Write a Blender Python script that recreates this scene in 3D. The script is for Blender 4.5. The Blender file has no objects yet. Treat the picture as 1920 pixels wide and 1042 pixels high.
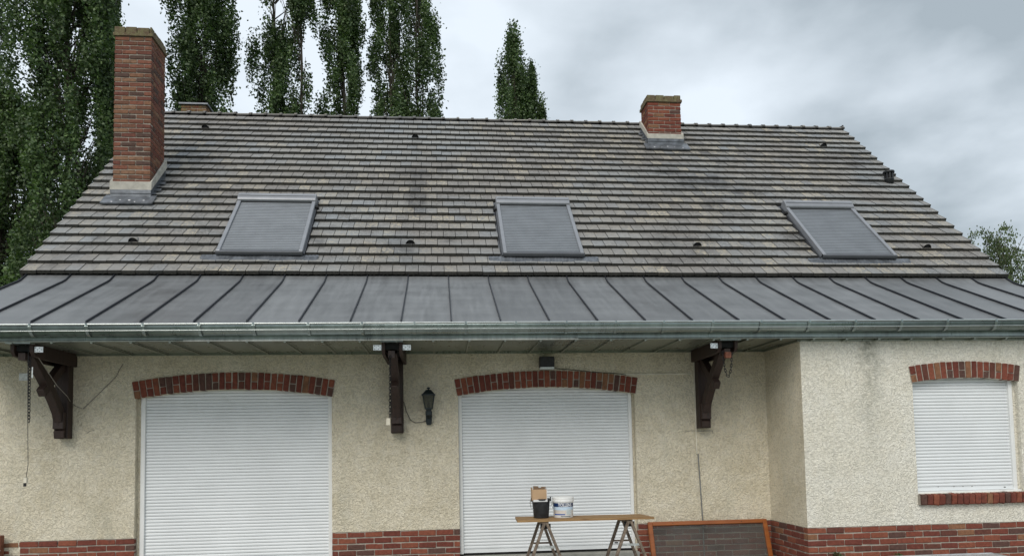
import bpy, math, random
import numpy as np
from mathutils import Vector, Matrix
random.seed(7)
C = bpy.context.scene.collection
SC = bpy.context.scene
# ------------------------------------------------------------------ camera
cam = bpy.data.objects.new('camera', bpy.data.cameras.new('camera')); C.objects.link(cam)
yaw, pitch, roll = 0.0960965, 0.0625140, -0.0184088
fw = Vector((math.sin(yaw)*math.cos(pitch), math.cos(yaw)*math.cos(pitch), math.sin(pitch)))
rt = Vector((math.cos(yaw), -math.sin(yaw), 0)); upv = rt.cross(fw)
r2 = rt*math.cos(roll)+upv*math.sin(roll); u2 = -rt*math.sin(roll)+upv*math.cos(roll)
cam.matrix_world = Matrix(((r2.x, u2.x, -fw.x, 0.0), (r2.y, u2.y, -fw.y, -9.688), (r2.z, u2.z, -fw.z, 1.655), (0, 0, 0, 1)))
cam.data.sensor_width = 36; cam.data.lens = 1395/1920*36; cam.data.shift_y = (747.47-521)/1920
cam.data.clip_end = 3000; SC.camera = cam
# ------------------------------------------------------------------ light
SUN_EL, SUN_AZ = math.radians(43), math.radians(204)      # azimuth clockwise from +Y: the sun stands behind the camera
w = bpy.data.worlds.new('World'); SC.world = w; w.use_nodes = True
nt = w.node_tree; nt.nodes.clear()
def N(t, ty, **k):
    n = t.nodes.new(ty)
    for a, v in k.items():
        if a.startswith('i_'): n.inputs[int(a[2:]) if a[2:].isdigit() else a[2:]].default_value = v
        else: setattr(n, a, v)
    return n
out = N(nt, 'ShaderNodeOutputWorld'); bg = N(nt, 'ShaderNodeBackground'); bg.inputs[1].default_value = 0.10
sky = N(nt, 'ShaderNodeTexSky', sky_type='NISHITA', sun_disc=False, sun_elevation=SUN_EL, sun_rotation=SUN_AZ)
sky.air_density = 1.5; sky.dust_density = 3
tc = N(nt, 'ShaderNodeTexCoord'); sep = N(nt, 'ShaderNodeSeparateXYZ'); nt.links.new(tc.outputs['Generated'], sep.inputs[0])
addz = N(nt, 'ShaderNodeMath', operation='ADD'); nt.links.new(sep.outputs[2], addz.inputs[0]); addz.inputs[1].default_value = 0.25
mx = N(nt, 'ShaderNodeMath', operation='MAXIMUM'); nt.links.new(addz.outputs[0], mx.inputs[0]); mx.inputs[1].default_value = 0.08
dvx = N(nt, 'ShaderNodeMath', operation='DIVIDE'); dvy = N(nt, 'ShaderNodeMath', operation='DIVIDE')
nt.links.new(sep.outputs[0], dvx.inputs[0]); nt.links.new(mx.outputs[0], dvx.inputs[1])
nt.links.new(sep.outputs[1], dvy.inputs[0]); nt.links.new(mx.outputs[0], dvy.inputs[1])
cmb = N(nt, 'ShaderNodeCombineXYZ'); nt.links.new(dvx.outputs[0], cmb.inputs[0]); nt.links.new(dvy.outputs[0], cmb.inputs[1])
def wnoise(scale, loc, detail, dist=0.0):
    m = N(nt, 'ShaderNodeMapping'); m.inputs['Location'].default_value = loc; nt.links.new(cmb.outputs[0], m.inputs[0])
    n = N(nt, 'ShaderNodeTexNoise'); n.inputs['Scale'].default_value = scale; n.inputs['Detail'].default_value = detail
    n.inputs['Roughness'].default_value = 0.5; n.inputs['Distortion'].default_value = dist
    nt.links.new(m.outputs[0], n.inputs['Vector']); return n
n1 = wnoise(1.15, (3.35, 1.2, 0), 5, 0.25); n2 = wnoise(3.2, (7.1, 2.2, 0), 7, 0.12)
mm = N(nt, 'ShaderNodeMath', operation='MULTIPLY_ADD'); nt.links.new(n2.outputs[0], mm.inputs[0]); mm.inputs[1].default_value = 0.45
ms = N(nt, 'ShaderNodeMath', operation='MULTIPLY'); nt.links.new(n1.outputs[0], ms.inputs[0]); ms.inputs[1].default_value = 0.55
nt.links.new(ms.outputs[0], mm.inputs[2])
acc = mm.outputs[0]
for px_, py_, inner, outer, amt in ((1520, 110, .993, .93, -.11), (1780, 190, .998, .97, -.08), (1340, 190, .9985, .988, .05), (1000, 130, .99, .90, .10), (300, 100, .99, .90, .09), (1800, 340, .998, .985, .09)):
    dv = (fw+rt*((px_-960)/1395)+upv*((747-py_)/1395)).normalized()      # cloud banks: a direction in the sky
    dt = N(nt, 'ShaderNodeVectorMath', operation='DOT_PRODUCT'); nt.links.new(tc.outputs['Generated'], dt.inputs[0]); dt.inputs[1].default_value = tuple(dv)
    mr = N(nt, 'ShaderNodeMapRange', interpolation_type='SMOOTHSTEP'); mr.inputs[1].default_value = outer; mr.inputs[2].default_value = inner; mr.inputs[3].default_value = 0; mr.inputs[4].default_value = amt
    nt.links.new(dt.outputs['Value'], mr.inputs[0]); ad = N(nt, 'ShaderNodeMath', operation='ADD'); nt.links.new(acc, ad.inputs[0]); nt.links.new(mr.outputs[0], ad.inputs[1]); acc = ad.outputs[0]
cr = N(nt, 'ShaderNodeValToRGB'); nt.links.new(acc, cr.inputs[0])
SKYK = 1.0
def k3(r, g, b, k=10.0*SKYK): return (r*k, g*k, b*k, 1)
e = cr.color_ramp.elements
e[0].position = 0.36; e[0].color = (0.325, 0.378, 0.42, 1); e[1].position = 0.61; e[1].color = (0.67, 0.735, 0.80, 1)
x_ = e.new(0.49); x_.color = (0.52, 0.58, 0.635, 1)
sc = N(nt, 'ShaderNodeVectorMath', operation='SCALE'); nt.links.new(cr.outputs[0], sc.inputs[0]); sc.inputs['Scale'].default_value = 10.0
mix = N(nt, 'ShaderNodeMix', data_type='RGBA'); mix.inputs[0].default_value = 0.94
nt.links.new(sky.outputs[0], mix.inputs[6]); nt.links.new(sc.outputs[0], mix.inputs[7])
nt.links.new(mix.outputs[2], bg.inputs[0]); nt.links.new(bg.outputs[0], out.inputs[0])
sun = bpy.data.objects.new('sun', bpy.data.lights.new('sun', 'SUN')); C.objects.link(sun)
sun.data.energy = 1.5; sun.data.angle = math.radians(34); sun.data.color = (1, 0.94, 0.86)
sd = Vector((math.sin(SUN_AZ)*math.cos(SUN_EL), math.cos(SUN_AZ)*math.cos(SUN_EL), math.sin(SUN_EL)))
sun.rotation_euler = sd.to_track_quat('Z', 'Y').to_euler(); sun.location = sd*30
SC.view_settings.view_transform = 'Standard'; SC.view_settings.look = 'None'; SC.view_settings.gamma = 1
SC.view_settings.use_curve_mapping = False; SC.view_settings.exposure = 0.40

# ------------------------------------------------------------------ materials
MATS = {}
def new_mat(name):
    m = bpy.data.materials.new(name); m.use_nodes = True; t = m.node_tree
    b = t.nodes['Principled BSDF']; MATS[name] = m; return m, t, b
def pos(t):
    g = N(t, 'ShaderNodeNewGeometry'); return g.outputs['Position']
def objc(t):
    return N(t, 'ShaderNodeTexCoord').outputs['Object']
def noise(t, scale, vec=None, detail=4, rough=.55, dist=0, stretch=None, typ='N'):
    v = vec or pos(t)
    if stretch:
        m = N(t, 'ShaderNodeMapping'); m.inputs['Scale'].default_value = stretch; t.links.new(v, m.inputs[0]); v = m.outputs[0]
    n = N(t, 'ShaderNodeTexNoise'); n.inputs['Scale'].default_value = scale; n.inputs['Detail'].default_value = detail
    n.inputs['Roughness'].default_value = rough; n.inputs['Distortion'].default_value = dist
    t.links.new(v, n.inputs['Vector']); return n.outputs[0]
def ramp(t, fac, stops, interp='LINEAR'):
    r = N(t, 'ShaderNodeValToRGB'); r.color_ramp.interpolation = interp; el = r.color_ramp.elements
    while len(el) < len(stops): el.new(0.5)
    for q, (p, c) in zip(el, stops):
        q.position = p; q.color = (c, c, c, 1) if isinstance(c, (int, float)) else (*c, 1)
    t.links.new(fac, r.inputs[0]); return r.outputs[0]
def mixc(t, fac, a, b, mode='MIX'):
    m = N(t, 'ShaderNodeMix', data_type='RGBA', blend_type=mode)
    for i, v in ((0, fac), (6, a), (7, b)):
        if isinstance(v, (int, float)): m.inputs[i].default_value = v if i == 0 else (v, v, v, 1)
        elif isinstance(v, tuple): m.inputs[i].default_value = (*v, 1)
        else: t.links.new(v, m.inputs[i])
    return m.outputs[2]
def math_(t, op, a, b):
    m = N(t, 'ShaderNodeMath', operation=op)
    for i, v in enumerate((a, b)):
        if isinstance(v, (int, float)): m.inputs[i].default_value = v
        else: t.links.new(v, m.inputs[i])
    return m.outputs[0]
def bump(t, b, h, strength=.4, dist=.01):
    n = N(t, 'ShaderNodeBump'); n.inputs['Strength'].default_value = strength; n.inputs['Distance'].default_value = dist
    t.links.new(h, n.inputs['Height']); t.links.new(n.outputs[0], b.inputs['Normal'])
def setc(t, b, c):
    if isinstance(c, tuple): b.inputs['Base Color'].default_value = (*c, 1)
    else: t.links.new(c, b.inputs['Base Color'])
def simple(name, col, rough=.6, metal=0, var=.25, scale=6, bs=0, spec=.4, bscale=None):
    m, t, b = new_mat(name)
    n = noise(t, scale, detail=6)
    f = ramp(t, n, [(.3, 1-var), (.7, 1+var)])
    setc(t, b, mixc(t, 1.0, col, f, 'MULTIPLY')); b.inputs['Roughness'].default_value = rough
    b.inputs['Metallic'].default_value = metal; b.inputs['Specular IOR Level'].default_value = spec
    if bs: bump(t, b, noise(t, bscale or scale*6, detail=4), bs)
    return m
def rnd(t, mode):
    return N(t, 'ShaderNodeObjectInfo').outputs['Random'] if mode == 'o' else N(t, 'ShaderNodeNewGeometry').outputs['Random Per Island']

def brick_mat(name, mode, old=False, lichen=0.0):
    m, t, b = new_mat(name); r = rnd(t, mode)
    if old:
        st = [(0, (.165, .068, .046)), (.16, (.190, .076, .050)), (.34, (.135, .052, .038)), (.5, (.200, .100, .060)), (.64, (.085, .050, .040)), (.76, (.205, .115, .072)), (.88, (.150, .070, .046))]
    else:
        st = [(0, (.185, .056, .036)), (.22, (.140, .042, .030)), (.42, (.210, .070, .042)), (.58, (.098, .052, .042)), (.68, (.165, .050, .034)), (.84, (.215, .105, .058)), (.92, (.115, .044, .032))]
    c = ramp(t, r, st, 'CONSTANT')
    n = noise(t, 28, detail=6, rough=.7)
    c = mixc(t, 1.0, c, ramp(t, n, [(.25, .62), (.75, 1.35)]), 'MULTIPLY')
    sp = noise(t, 120, detail=2)
    c = mixc(t, ramp(t, sp, [(.68, 0.0), (.78, .45)]), c, (.34, .27, .21))
    dk = noise(t, 9, detail=5, rough=.7)
    c = mixc(t, ramp(t, dk, [(.56, 0.0), (.70, .55)]), c, (.05, .035, .03))
    if lichen:
        sz = N(t, 'ShaderNodeSeparateXYZ'); t.links.new(pos(t), sz.inputs[0])
        hz = N(t, 'ShaderNodeMapRange'); hz.inputs[1].default_value = 8.1; hz.inputs[2].default_value = 8.9; t.links.new(sz.outputs[2], hz.inputs[0])
        lf = math_(t, 'MULTIPLY', hz.outputs[0], ramp(t, noise(t, 11, detail=5, rough=.7), [(.42, 0.0), (.58, 1.0)]))
        c = mixc(t, math_(t, 'MULTIPLY', lf, lichen), c, (.16, .13, .055))
    setc(t, b, c); b.inputs['Roughness'].default_value = .9; b.inputs['Specular IOR Level'].default_value = .25
    bump(t, b, n, .5, .006); return m
brick_mat('brick_single', 'o'); brick_mat('brick_joined', 'i'); brick_mat('brick_old', 'o', True, .8); brick_mat('brick_old_joined', 'i', True, .8)
simple('mortar', (.33, .295, .25), .95, var=.22, scale=14, bs=.4)
simple('fillet_cement', (.44, .42, .37), .9, var=.2, scale=10, bs=.5)
# capped, mossy brick of the chimney tops
m, t, b = new_mat('cap_mossy'); n = noise(t, 16, detail=6, rough=.7)
c = mixc(t, ramp(t, n, [(.42, 0.0), (.6, 1.0)]), (.11, .075, .045), (.15, .135, .065))
c = mixc(t, ramp(t, noise(t, 60, detail=3), [(.6, 0.0), (.7, .7)]), c, (.30, .27, .20))
setc(t, b, c); b.inputs['Roughness'].default_value = .95; bump(t, b, n, .7, .015)
# roof tiles
def tile_mat(name, mode):
    m, t, b = new_mat(name); r = rnd(t, mode); p = pos(t)
    c = ramp(t, r, [(0, (.232, .230, .220)), (.16, (.248, .244, .232)), (.32, (.218, .216, .208)), (.46, (.238, .240, .236)), (.60, (.222, .232, .238)), (.72, (.242, .236, .222)), (.84, (.200, .198, .192)), (.92, (.228, .238, .244))], 'CONSTANT')
    # large weathered zones: bluish (clean) and brownish (old) areas
    z = noise(t, .38, p, 4, .6, .5); c = mixc(t, ramp(t, z, [(.42, .75), (.58, 0.0)]), c, (.185, .172, .158))
    zb = noise(t, .5, p, 4, .6, .5, (1, 1.4, 1.4)); c = mixc(t, ramp(t, zb, [(.52, 0.0), (.64, .35)]), c, (.205, .235, .255))
    n = noise(t, 16, p, 6, .7); c = mixc(t, 1.0, c, ramp(t, n, [(.25, .80), (.75, 1.30)]), 'MULTIPLY')
    # dark soot patches
    s = noise(t, .9, p, 5, .65, .4); sf = ramp(t, s, [(.56, 0.0), (.68, .75)])
    s2 = ramp(t, noise(t, 12, p, 4, .6, 0, (1, .35, .35)), [(.35, .45), (.60, 1.0)])
    for cx_, cy_, wx_, wy_ in ((4.85, 3.22, .85, .34), (5.5, 2.95, .6, .16), (4.3, 3.55, .5, .14), (5.1, 4.25, .9, .12), (5.9, 1.75, .45, .3), (-.35, 2.7, .22, .8), (6.1, 2.2, .3, .3)):
        mp = N(t, 'ShaderNodeMapping', vector_type='POINT'); mp.inputs['Location'].default_value = (-cx_/wx_, -cy_/wy_, 0); mp.inputs['Scale'].default_value = (1/wx_, 1/wy_, 0)
        t.links.new(p, mp.inputs[0]); ln = N(t, 'ShaderNodeVectorMath', operation='LENGTH'); t.links.new(mp.outputs[0], ln.inputs[0])
        wv = math_(t, 'ADD', ln.outputs['Value'], math_(t, 'MULTIPLY', math_(t, 'SUBTRACT', noise(t, 2.2, p, 5, .65), .5), 1.6))
        sf = math_(t, 'MAXIMUM', sf, ramp(t, wv, [(.45, .85), (1.0, 0.0)]))
    c = mixc(t, math_(t, 'MULTIPLY', sf, s2), c, (.060, .060, .062))
    # pale lichen and moss specks gathered on single tiles
    rr = N(t, 'ShaderNodeTexWhiteNoise', noise_dimensions='1D'); t.links.new(r, rr.inputs['W'])
    z2 = ramp(t, noise(t, .55, p, 4, .6, .6), [(.42, .04), (.56, 1.0)])
    per = ramp(t, rr.outputs[0], [(.55, 0.0), (.90, 1.0)])
    gate = math_(t, 'MULTIPLY', math_(t, 'ADD', math_(t, 'MULTIPLY', z2, .85), .15), per)
    th = noise(t, 24, p, 5, .8)
    f = math_(t, 'MULTIPLY', gate, ramp(t, th, [(.48, 0.0), (.56, .95)]))
    c = mixc(t, f, c, (.46, .405, .30))
    f3 = math_(t, 'MULTIPLY', math_(t, 'MULTIPLY', z2, ramp(t, noise(t, 26, p, 5, .75), [(.50, 0.0), (.58, .8)])), ramp(t, rr.outputs[0], [(.2, 1.0), (.6, .2)]))
    c = mixc(t, f3, c, (.085, .078, .07))
    f2 = math_(t, 'MULTIPLY', z2, ramp(t, noise(t, 38, p, 3, .7), [(.62, 0.0), (.68, 1.0)]))
    c = mixc(t, f2, c, (.50, .47, .40))
    # dark gritty butt edges, with the shadow under each course painted in
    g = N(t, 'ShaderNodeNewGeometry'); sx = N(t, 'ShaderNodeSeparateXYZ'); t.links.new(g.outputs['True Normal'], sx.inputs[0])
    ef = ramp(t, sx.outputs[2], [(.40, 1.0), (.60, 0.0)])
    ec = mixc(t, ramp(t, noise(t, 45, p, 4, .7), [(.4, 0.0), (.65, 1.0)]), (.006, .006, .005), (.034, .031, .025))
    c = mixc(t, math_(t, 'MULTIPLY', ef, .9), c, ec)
    setc(t, b, c); b.inputs['Roughness'].default_value = .62; b.inputs['Specular IOR Level'].default_value = .4
    bump(t, b, math_(t, 'ADD', n, math_(t, 'MULTIPLY', f, .8)), .45, .006); return m
tile_mat('tile_single', 'o'); tile_mat('tile_joined', 'i')
simple('under_tile', (.02, .02, .018), .95)
# standing seam sheets
def zinc_mat(name, col, rough, metal, streak=.25, mode=None):
    m, t, b = new_mat(name); p = pos(t)
    st = noise(t, 14, p, 5, .6, 0, (1, .10, .10)); bn = noise(t, 5, p, 5, .6, 0, (.15, 1, 1)); bl = noise(t, 2.2, p, 4)
    f = math_(t, 'ADD', math_(t, 'MULTIPLY', st, .4), math_(t, 'ADD', math_(t, 'MULTIPLY', bn, .3), math_(t, 'MULTIPLY', bl, .3)))
    c = mixc(t, 1.0, col, ramp(t, f, [(.38, 1-streak), (.62, 1+streak)]), 'MULTIPLY')
    if mode: c = mixc(t, 1.0, c, ramp(t, rnd(t, mode), [(0, .82), (1, 1.12)]), 'MULTIPLY')
    sp = noise(t, 42, p, 2, .8); c = mixc(t, ramp(t, sp, [(.72, 0.0), (.76, .8)]), c, (.42, .42, .40))
    sp2 = noise(t, 30, p, 2, .8, .5); c = mixc(t, ramp(t, sp2, [(.78, 0.0), (.80, .8)]), c, (.03, .03, .03))
    setc(t, b, c); b.inputs['Metallic'].default_value = metal
    t.links.new(ramp(t, f, [(.38, rough-.08), (.62, rough+.10)]), b.inputs['Roughness'])
    bump(t, b, bl, .08, .02); return m
zinc_mat('canopy_zinc', (.190, .196, .200), .44, .35, .20, 'o')
simple('seam_zinc', (.035, .038, .046), .45, .4, .2)
zinc_mat('gutter_zinc', (.27, .32, .315), .30, .8, .22)
simple('bright_zinc', (.46, .49, .48), .28, .8, .15, 8)  # brighter than the gutter: highlight lines of bead and rib put into colour
zinc_mat('fascia_zinc', (.33, .38, .37), .36, .75, .35)
zinc_mat('pale_zinc', (.72, .76, .75), .34, .6, .40)  # paler zinc for one stretch of the fascia strip
zinc_mat('soffit_zinc', (.25, .27, .23), .30, .7, .22)
simple('flashing_lead', (.13, .14, .155), .42, .4, .45, 9)
# render
def stucco(name, stain=False, c1=(.70, .63, .475), c2=(.83, .76, .60)):
    m, t, b = new_mat(name); p = pos(t)
    base = mixc(t, ramp(t, noise(t, 1.6, p, 6, .7), [(.38, 0.0), (.62, 1.0)]), c1, c2)
    v = N(t, 'ShaderNodeTexVoronoi', feature='SMOOTH_F1'); v.inputs['Scale'].default_value = 36; v.inputs['Smoothness'].default_value = .35
    dm = N(t, 'ShaderNodeVectorMath', operation='MULTIPLY_ADD'); nn = N(t, 'ShaderNodeTexNoise'); nn.inputs['Scale'].default_value = 30
    t.links.new(p, nn.inputs['Vector']); t.links.new(nn.outputs[1], dm.inputs[0]); dm.inputs[1].default_value = (.07, .07, .07); t.links.new(p, dm.inputs[2])
    t.links.new(dm.outputs[0], v.inputs['Vector'])
    h = math_(t, 'SUBTRACT', math_(t, 'MULTIPLY', noise(t, 38, p, 4, .55, 1.6), 1.5), math_(t, 'MULTIPLY', v.outputs[0], .55))
    crev = ramp(t, h, [(.34, .80), (.48, 1.0), (.8, 1.04)])  # hollows of the grain darkened: crevice shade put into the colour
    c = mixc(t, 1.0, base, crev, 'MULTIPLY')
    # flattened (floated) patches are smoother and paler
    fl = ramp(t, noise(t, 9, p, 4, .6), [(.50, 0.0), (.60, 1.0)])
    c = mixc(t, math_(t, 'MULTIPLY', fl, .3), c, (.80, .75, .63))
    # grey algae in streaks and near the ground
    s = ramp(t, noise(t, 2.2, p, 5, .65, .3, (1, 1, .28)), [(.56, 0.0), (.78, .35)])
    c = mixc(t, s, c, (.42, .43, .35))
    if stain:
        sp = N(t, 'ShaderNodeSeparateXYZ'); t.links.new(p, sp.inputs[0])
        wob = math_(t, 'MULTIPLY', math_(t, 'SUBTRACT', noise(t, 3.5, p, 4), .5), .5)
        dx = math_(t, 'ABSOLUTE', math_(t, 'ADD', math_(t, 'SUBTRACT', sp.outputs[0], 5.27), wob), 0)
        wdt = ramp(t, dx, [(.03, 1.0), (.22, 0.0)])
        zz = N(t, 'ShaderNodeMapRange'); zz.inputs[1].default_value = 1.3; zz.inputs[2].default_value = 2.9; t.links.new(sp.outputs[2], zz.inputs[0])
        zf = ramp(t, zz.outputs[0], [(0.0, .05), (.6, .35), (.88, .5), (1.0, 1.0)])
        f = math_(t, 'MULTIPLY', math_(t, 'MULTIPLY', wdt, zf), ramp(t, noise(t, 14, p, 4, .7), [(.35, .2), (.6, 1.0)]))
        c = mixc(t, f, c, (.10, .11, .07))
    setc(t, b, c); b.inputs['Roughness'].default_value = .92; b.inputs['Specular IOR Level'].default_value = .2
    bump(t, b, h, .9, .022); return m
stucco('render_main'); stucco('render_bay', True, (.84, .80, .68), (.90, .87, .77))
simple('shutter_white', (.71, .735, .745), .38, 0, .05, 2, spec=.45)
simple('pvc_rail', (.74, .75, .74), .4, 0, .05, 3)
simple('dark_gap', (.015, .015, .015), .9)
simple('threshold_stone', (.30, .30, .27), .85, 0, .2, 8, .3)
m, t, b = new_mat('dark_wood'); n = noise(t, 10, None, 6, .65, .6, (4, 4, .35))
c = ramp(t, n, [(.3, (.014, .008, .006)), (.7, (.042, .020, .014))]); setc(t, b, c); b.inputs['Roughness'].default_value = .6; bump(t, b, n, .4, .006)
m, t, b = new_mat('plank_wood'); n = noise(t, 7, None, 6, .65, .8, (.5, 6, 6))
c = ramp(t, n, [(.3, (.16, .085, .035)), (.55, (.30, .18, .075)), (.75, (.40, .26, .12))]); setc(t, b, c); b.inputs['Roughness'].default_value = .8; bump(t, b, n, .4, .005)
m, t, b = new_mat('trestle_wood'); n = noise(t, 18, None, 5, .65, .4)
c = ramp(t, n, [(.35, (.085, .062, .045)), (.65, (.23, .18, .135))]); setc(t, b, c); b.inputs['Roughness'].default_value = .85
m, t, b = new_mat('varnished_wood'); n = noise(t, 5, None, 6, .6, .7, (.6, 5, 3))
c = ramp(t, n, [(.3, (.19, .050, .008)), (.7, (.30, .090, .015))]); setc(t, b, c); b.inputs['Roughness'].default_value = .35; bump(t, b, n, .1, .003)
simple('post_wood', (.16, .055, .03), .6, 0, .3, 20)
simple('galvanised', (.62, .64, .63), .3, .85, .35, 30)
simple('chain_iron', (.02, .02, .022), .55, .6, .4, 40)
simple('black_plastic', (.018, .019, .021), .5, 0, .5, 22, spec=.4)
simple('lantern_black', (.012, .018, .020), .42, .2, .3, 20)
simple('shutter_grey', (.27, .28, .30), .42, .35, .08, 5)
simple('curtain_grey', (.215, .232, .248), .42, .35, .10, 5)
simple('shutter_grey_dark', (.10, .105, .115), .42, .35, .08, 5)
simple('vent_dark', (.012, .012, .014), .8)
simple('cable_grey', (.22, .20, .17), .6); simple('cable_black', (.02, .02, .02), .6); simple('pipe_grey', (.16, .17, .17), .5)
simple('trunking_white', (.62, .58, .47), .5); simple('tag_paper', (.66, .68, .67), .5, 0, .2, 40)
simple('cardboard', (.42, .28, .165), .85, 0, .08, 6); simple('cardboard_in', (.20, .13, .08), .9, 0, .1, 6); simple('white_card', (.62, .62, .62), .6, 0, .05)
simple('pail_white', (.78, .78, .76), .4, 0, .05, 8); simple('label_navy', (.006, .026, .095), .4, 0, .05); simple('label_blue', (.02, .08, .36), .4, 0, .05)
simple('label_pale', (.52, .64, .76), .45, 0, .1, 20); simple('label_beige', (.60, .55, .50), .45, 0, .15, 14); simple('label_grey', (.60, .66, .66), .45, 0, .12, 40)
simple('print_white', (.82, .82, .82), .5, 0, .02); simple('print_dark', (.10, .13, .16), .5, 0, .02)
simple('lawn', (.05, .085, .028), .95, 0, .35, 3, .5, bscale=60); simple('earth', (.09, .07, .05), .95, 0, .3, 4)
m, t, b = new_mat('patio'); n = noise(t, 9, None, 6, .65)
setc(t, b, ramp(t, n, [(.3, (.30, .29, .26)), (.7, (.40, .385, .35))])); b.inputs['Roughness'].default_value = .9; bump(t, b, n, .3, .01)
simple('pale_metal', (.52, .54, .55), .35, .5, .15, 12)
m, t, b = new_mat('dusty_glass'); b.inputs['Roughness'].default_value = .25
tr = N(t, 'ShaderNodeBsdfTransparent'); tr.inputs[0].default_value = (.88, .88, .86, 1); ms_ = N(t, 'ShaderNodeMixShader')
dn = ramp(t, noise(t, 70, None, 2, .8), [(.72, 0.0), (.75, .8)])
setc(t, b, mixc(t, dn, (.17, .18, .17), (.6, .6, .55)))
fc = math_(t, 'MAXIMUM', ramp(t, noise(t, 4, None, 4), [(.3, .12), (.7, .24)]), dn)
t.links.new(fc, ms_.inputs[0]); t.links.new(tr.outputs[0], ms_.inputs[1]); t.links.new(b.outputs[0], ms_.inputs[2])
t.links.new(ms_.outputs[0], t.nodes['Material Output'].inputs[0])
m, t, b = new_mat('lantern_glass'); b.inputs['Roughness'].default_value = .2; setc(t, b, (.10, .10, .085))
tr = N(t, 'ShaderNodeBsdfTransparent'); tr.inputs[0].default_value = (.6, .6, .52, 1); ms_ = N(t, 'ShaderNodeMixShader'); ms_.inputs[0].default_value = .5
t.links.new(tr.outputs[0], ms_.inputs[1]); t.links.new(b.outputs[0], ms_.inputs[2]); t.links.new(ms_.outputs[0], t.nodes['Material Output'].inputs[0])
def leaf_mat(name, dark, light):
    m, t, b = new_mat(name); r = rnd(t, 'i')
    c = mixc(t, r, dark, light); z = noise(t, 1.3, None, 4, .6, 0, (1, 1, .5))
    c = mixc(t, 1.0, c, ramp(t, z, [(.35, .55), (.65, 1.45)]), 'MULTIPLY')
    setc(t, b, c); b.inputs['Roughness'].default_value = .5; b.inputs['Specular IOR Level'].default_value = .35
    tl = N(t, 'ShaderNodeBsdfTranslucent'); t.links.new(mixc(t, 1.0, c, (1.0, 1.25, .5), 'MULTIPLY'), tl.inputs[0])
    s = N(t, 'ShaderNodeMixShader'); s.inputs[0].default_value = .22
    t.links.new(b.outputs[0], s.inputs[1]); t.links.new(tl.outputs[0], s.inputs[2]); t.links.new(s.outputs[0], t.nodes['Material Output'].inputs[0])
leaf_mat('poplar_leaf', (.036, .066, .030), (.125, .180, .070)); leaf_mat('birch_leaf', (.055, .085, .032), (.11, .145, .06))
leaf_mat('bush_leaf', (.035, .065, .022), (.085, .13, .045))
simple('bark', (.075, .065, .05), .95, 0, .35, 8, .6)

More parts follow.
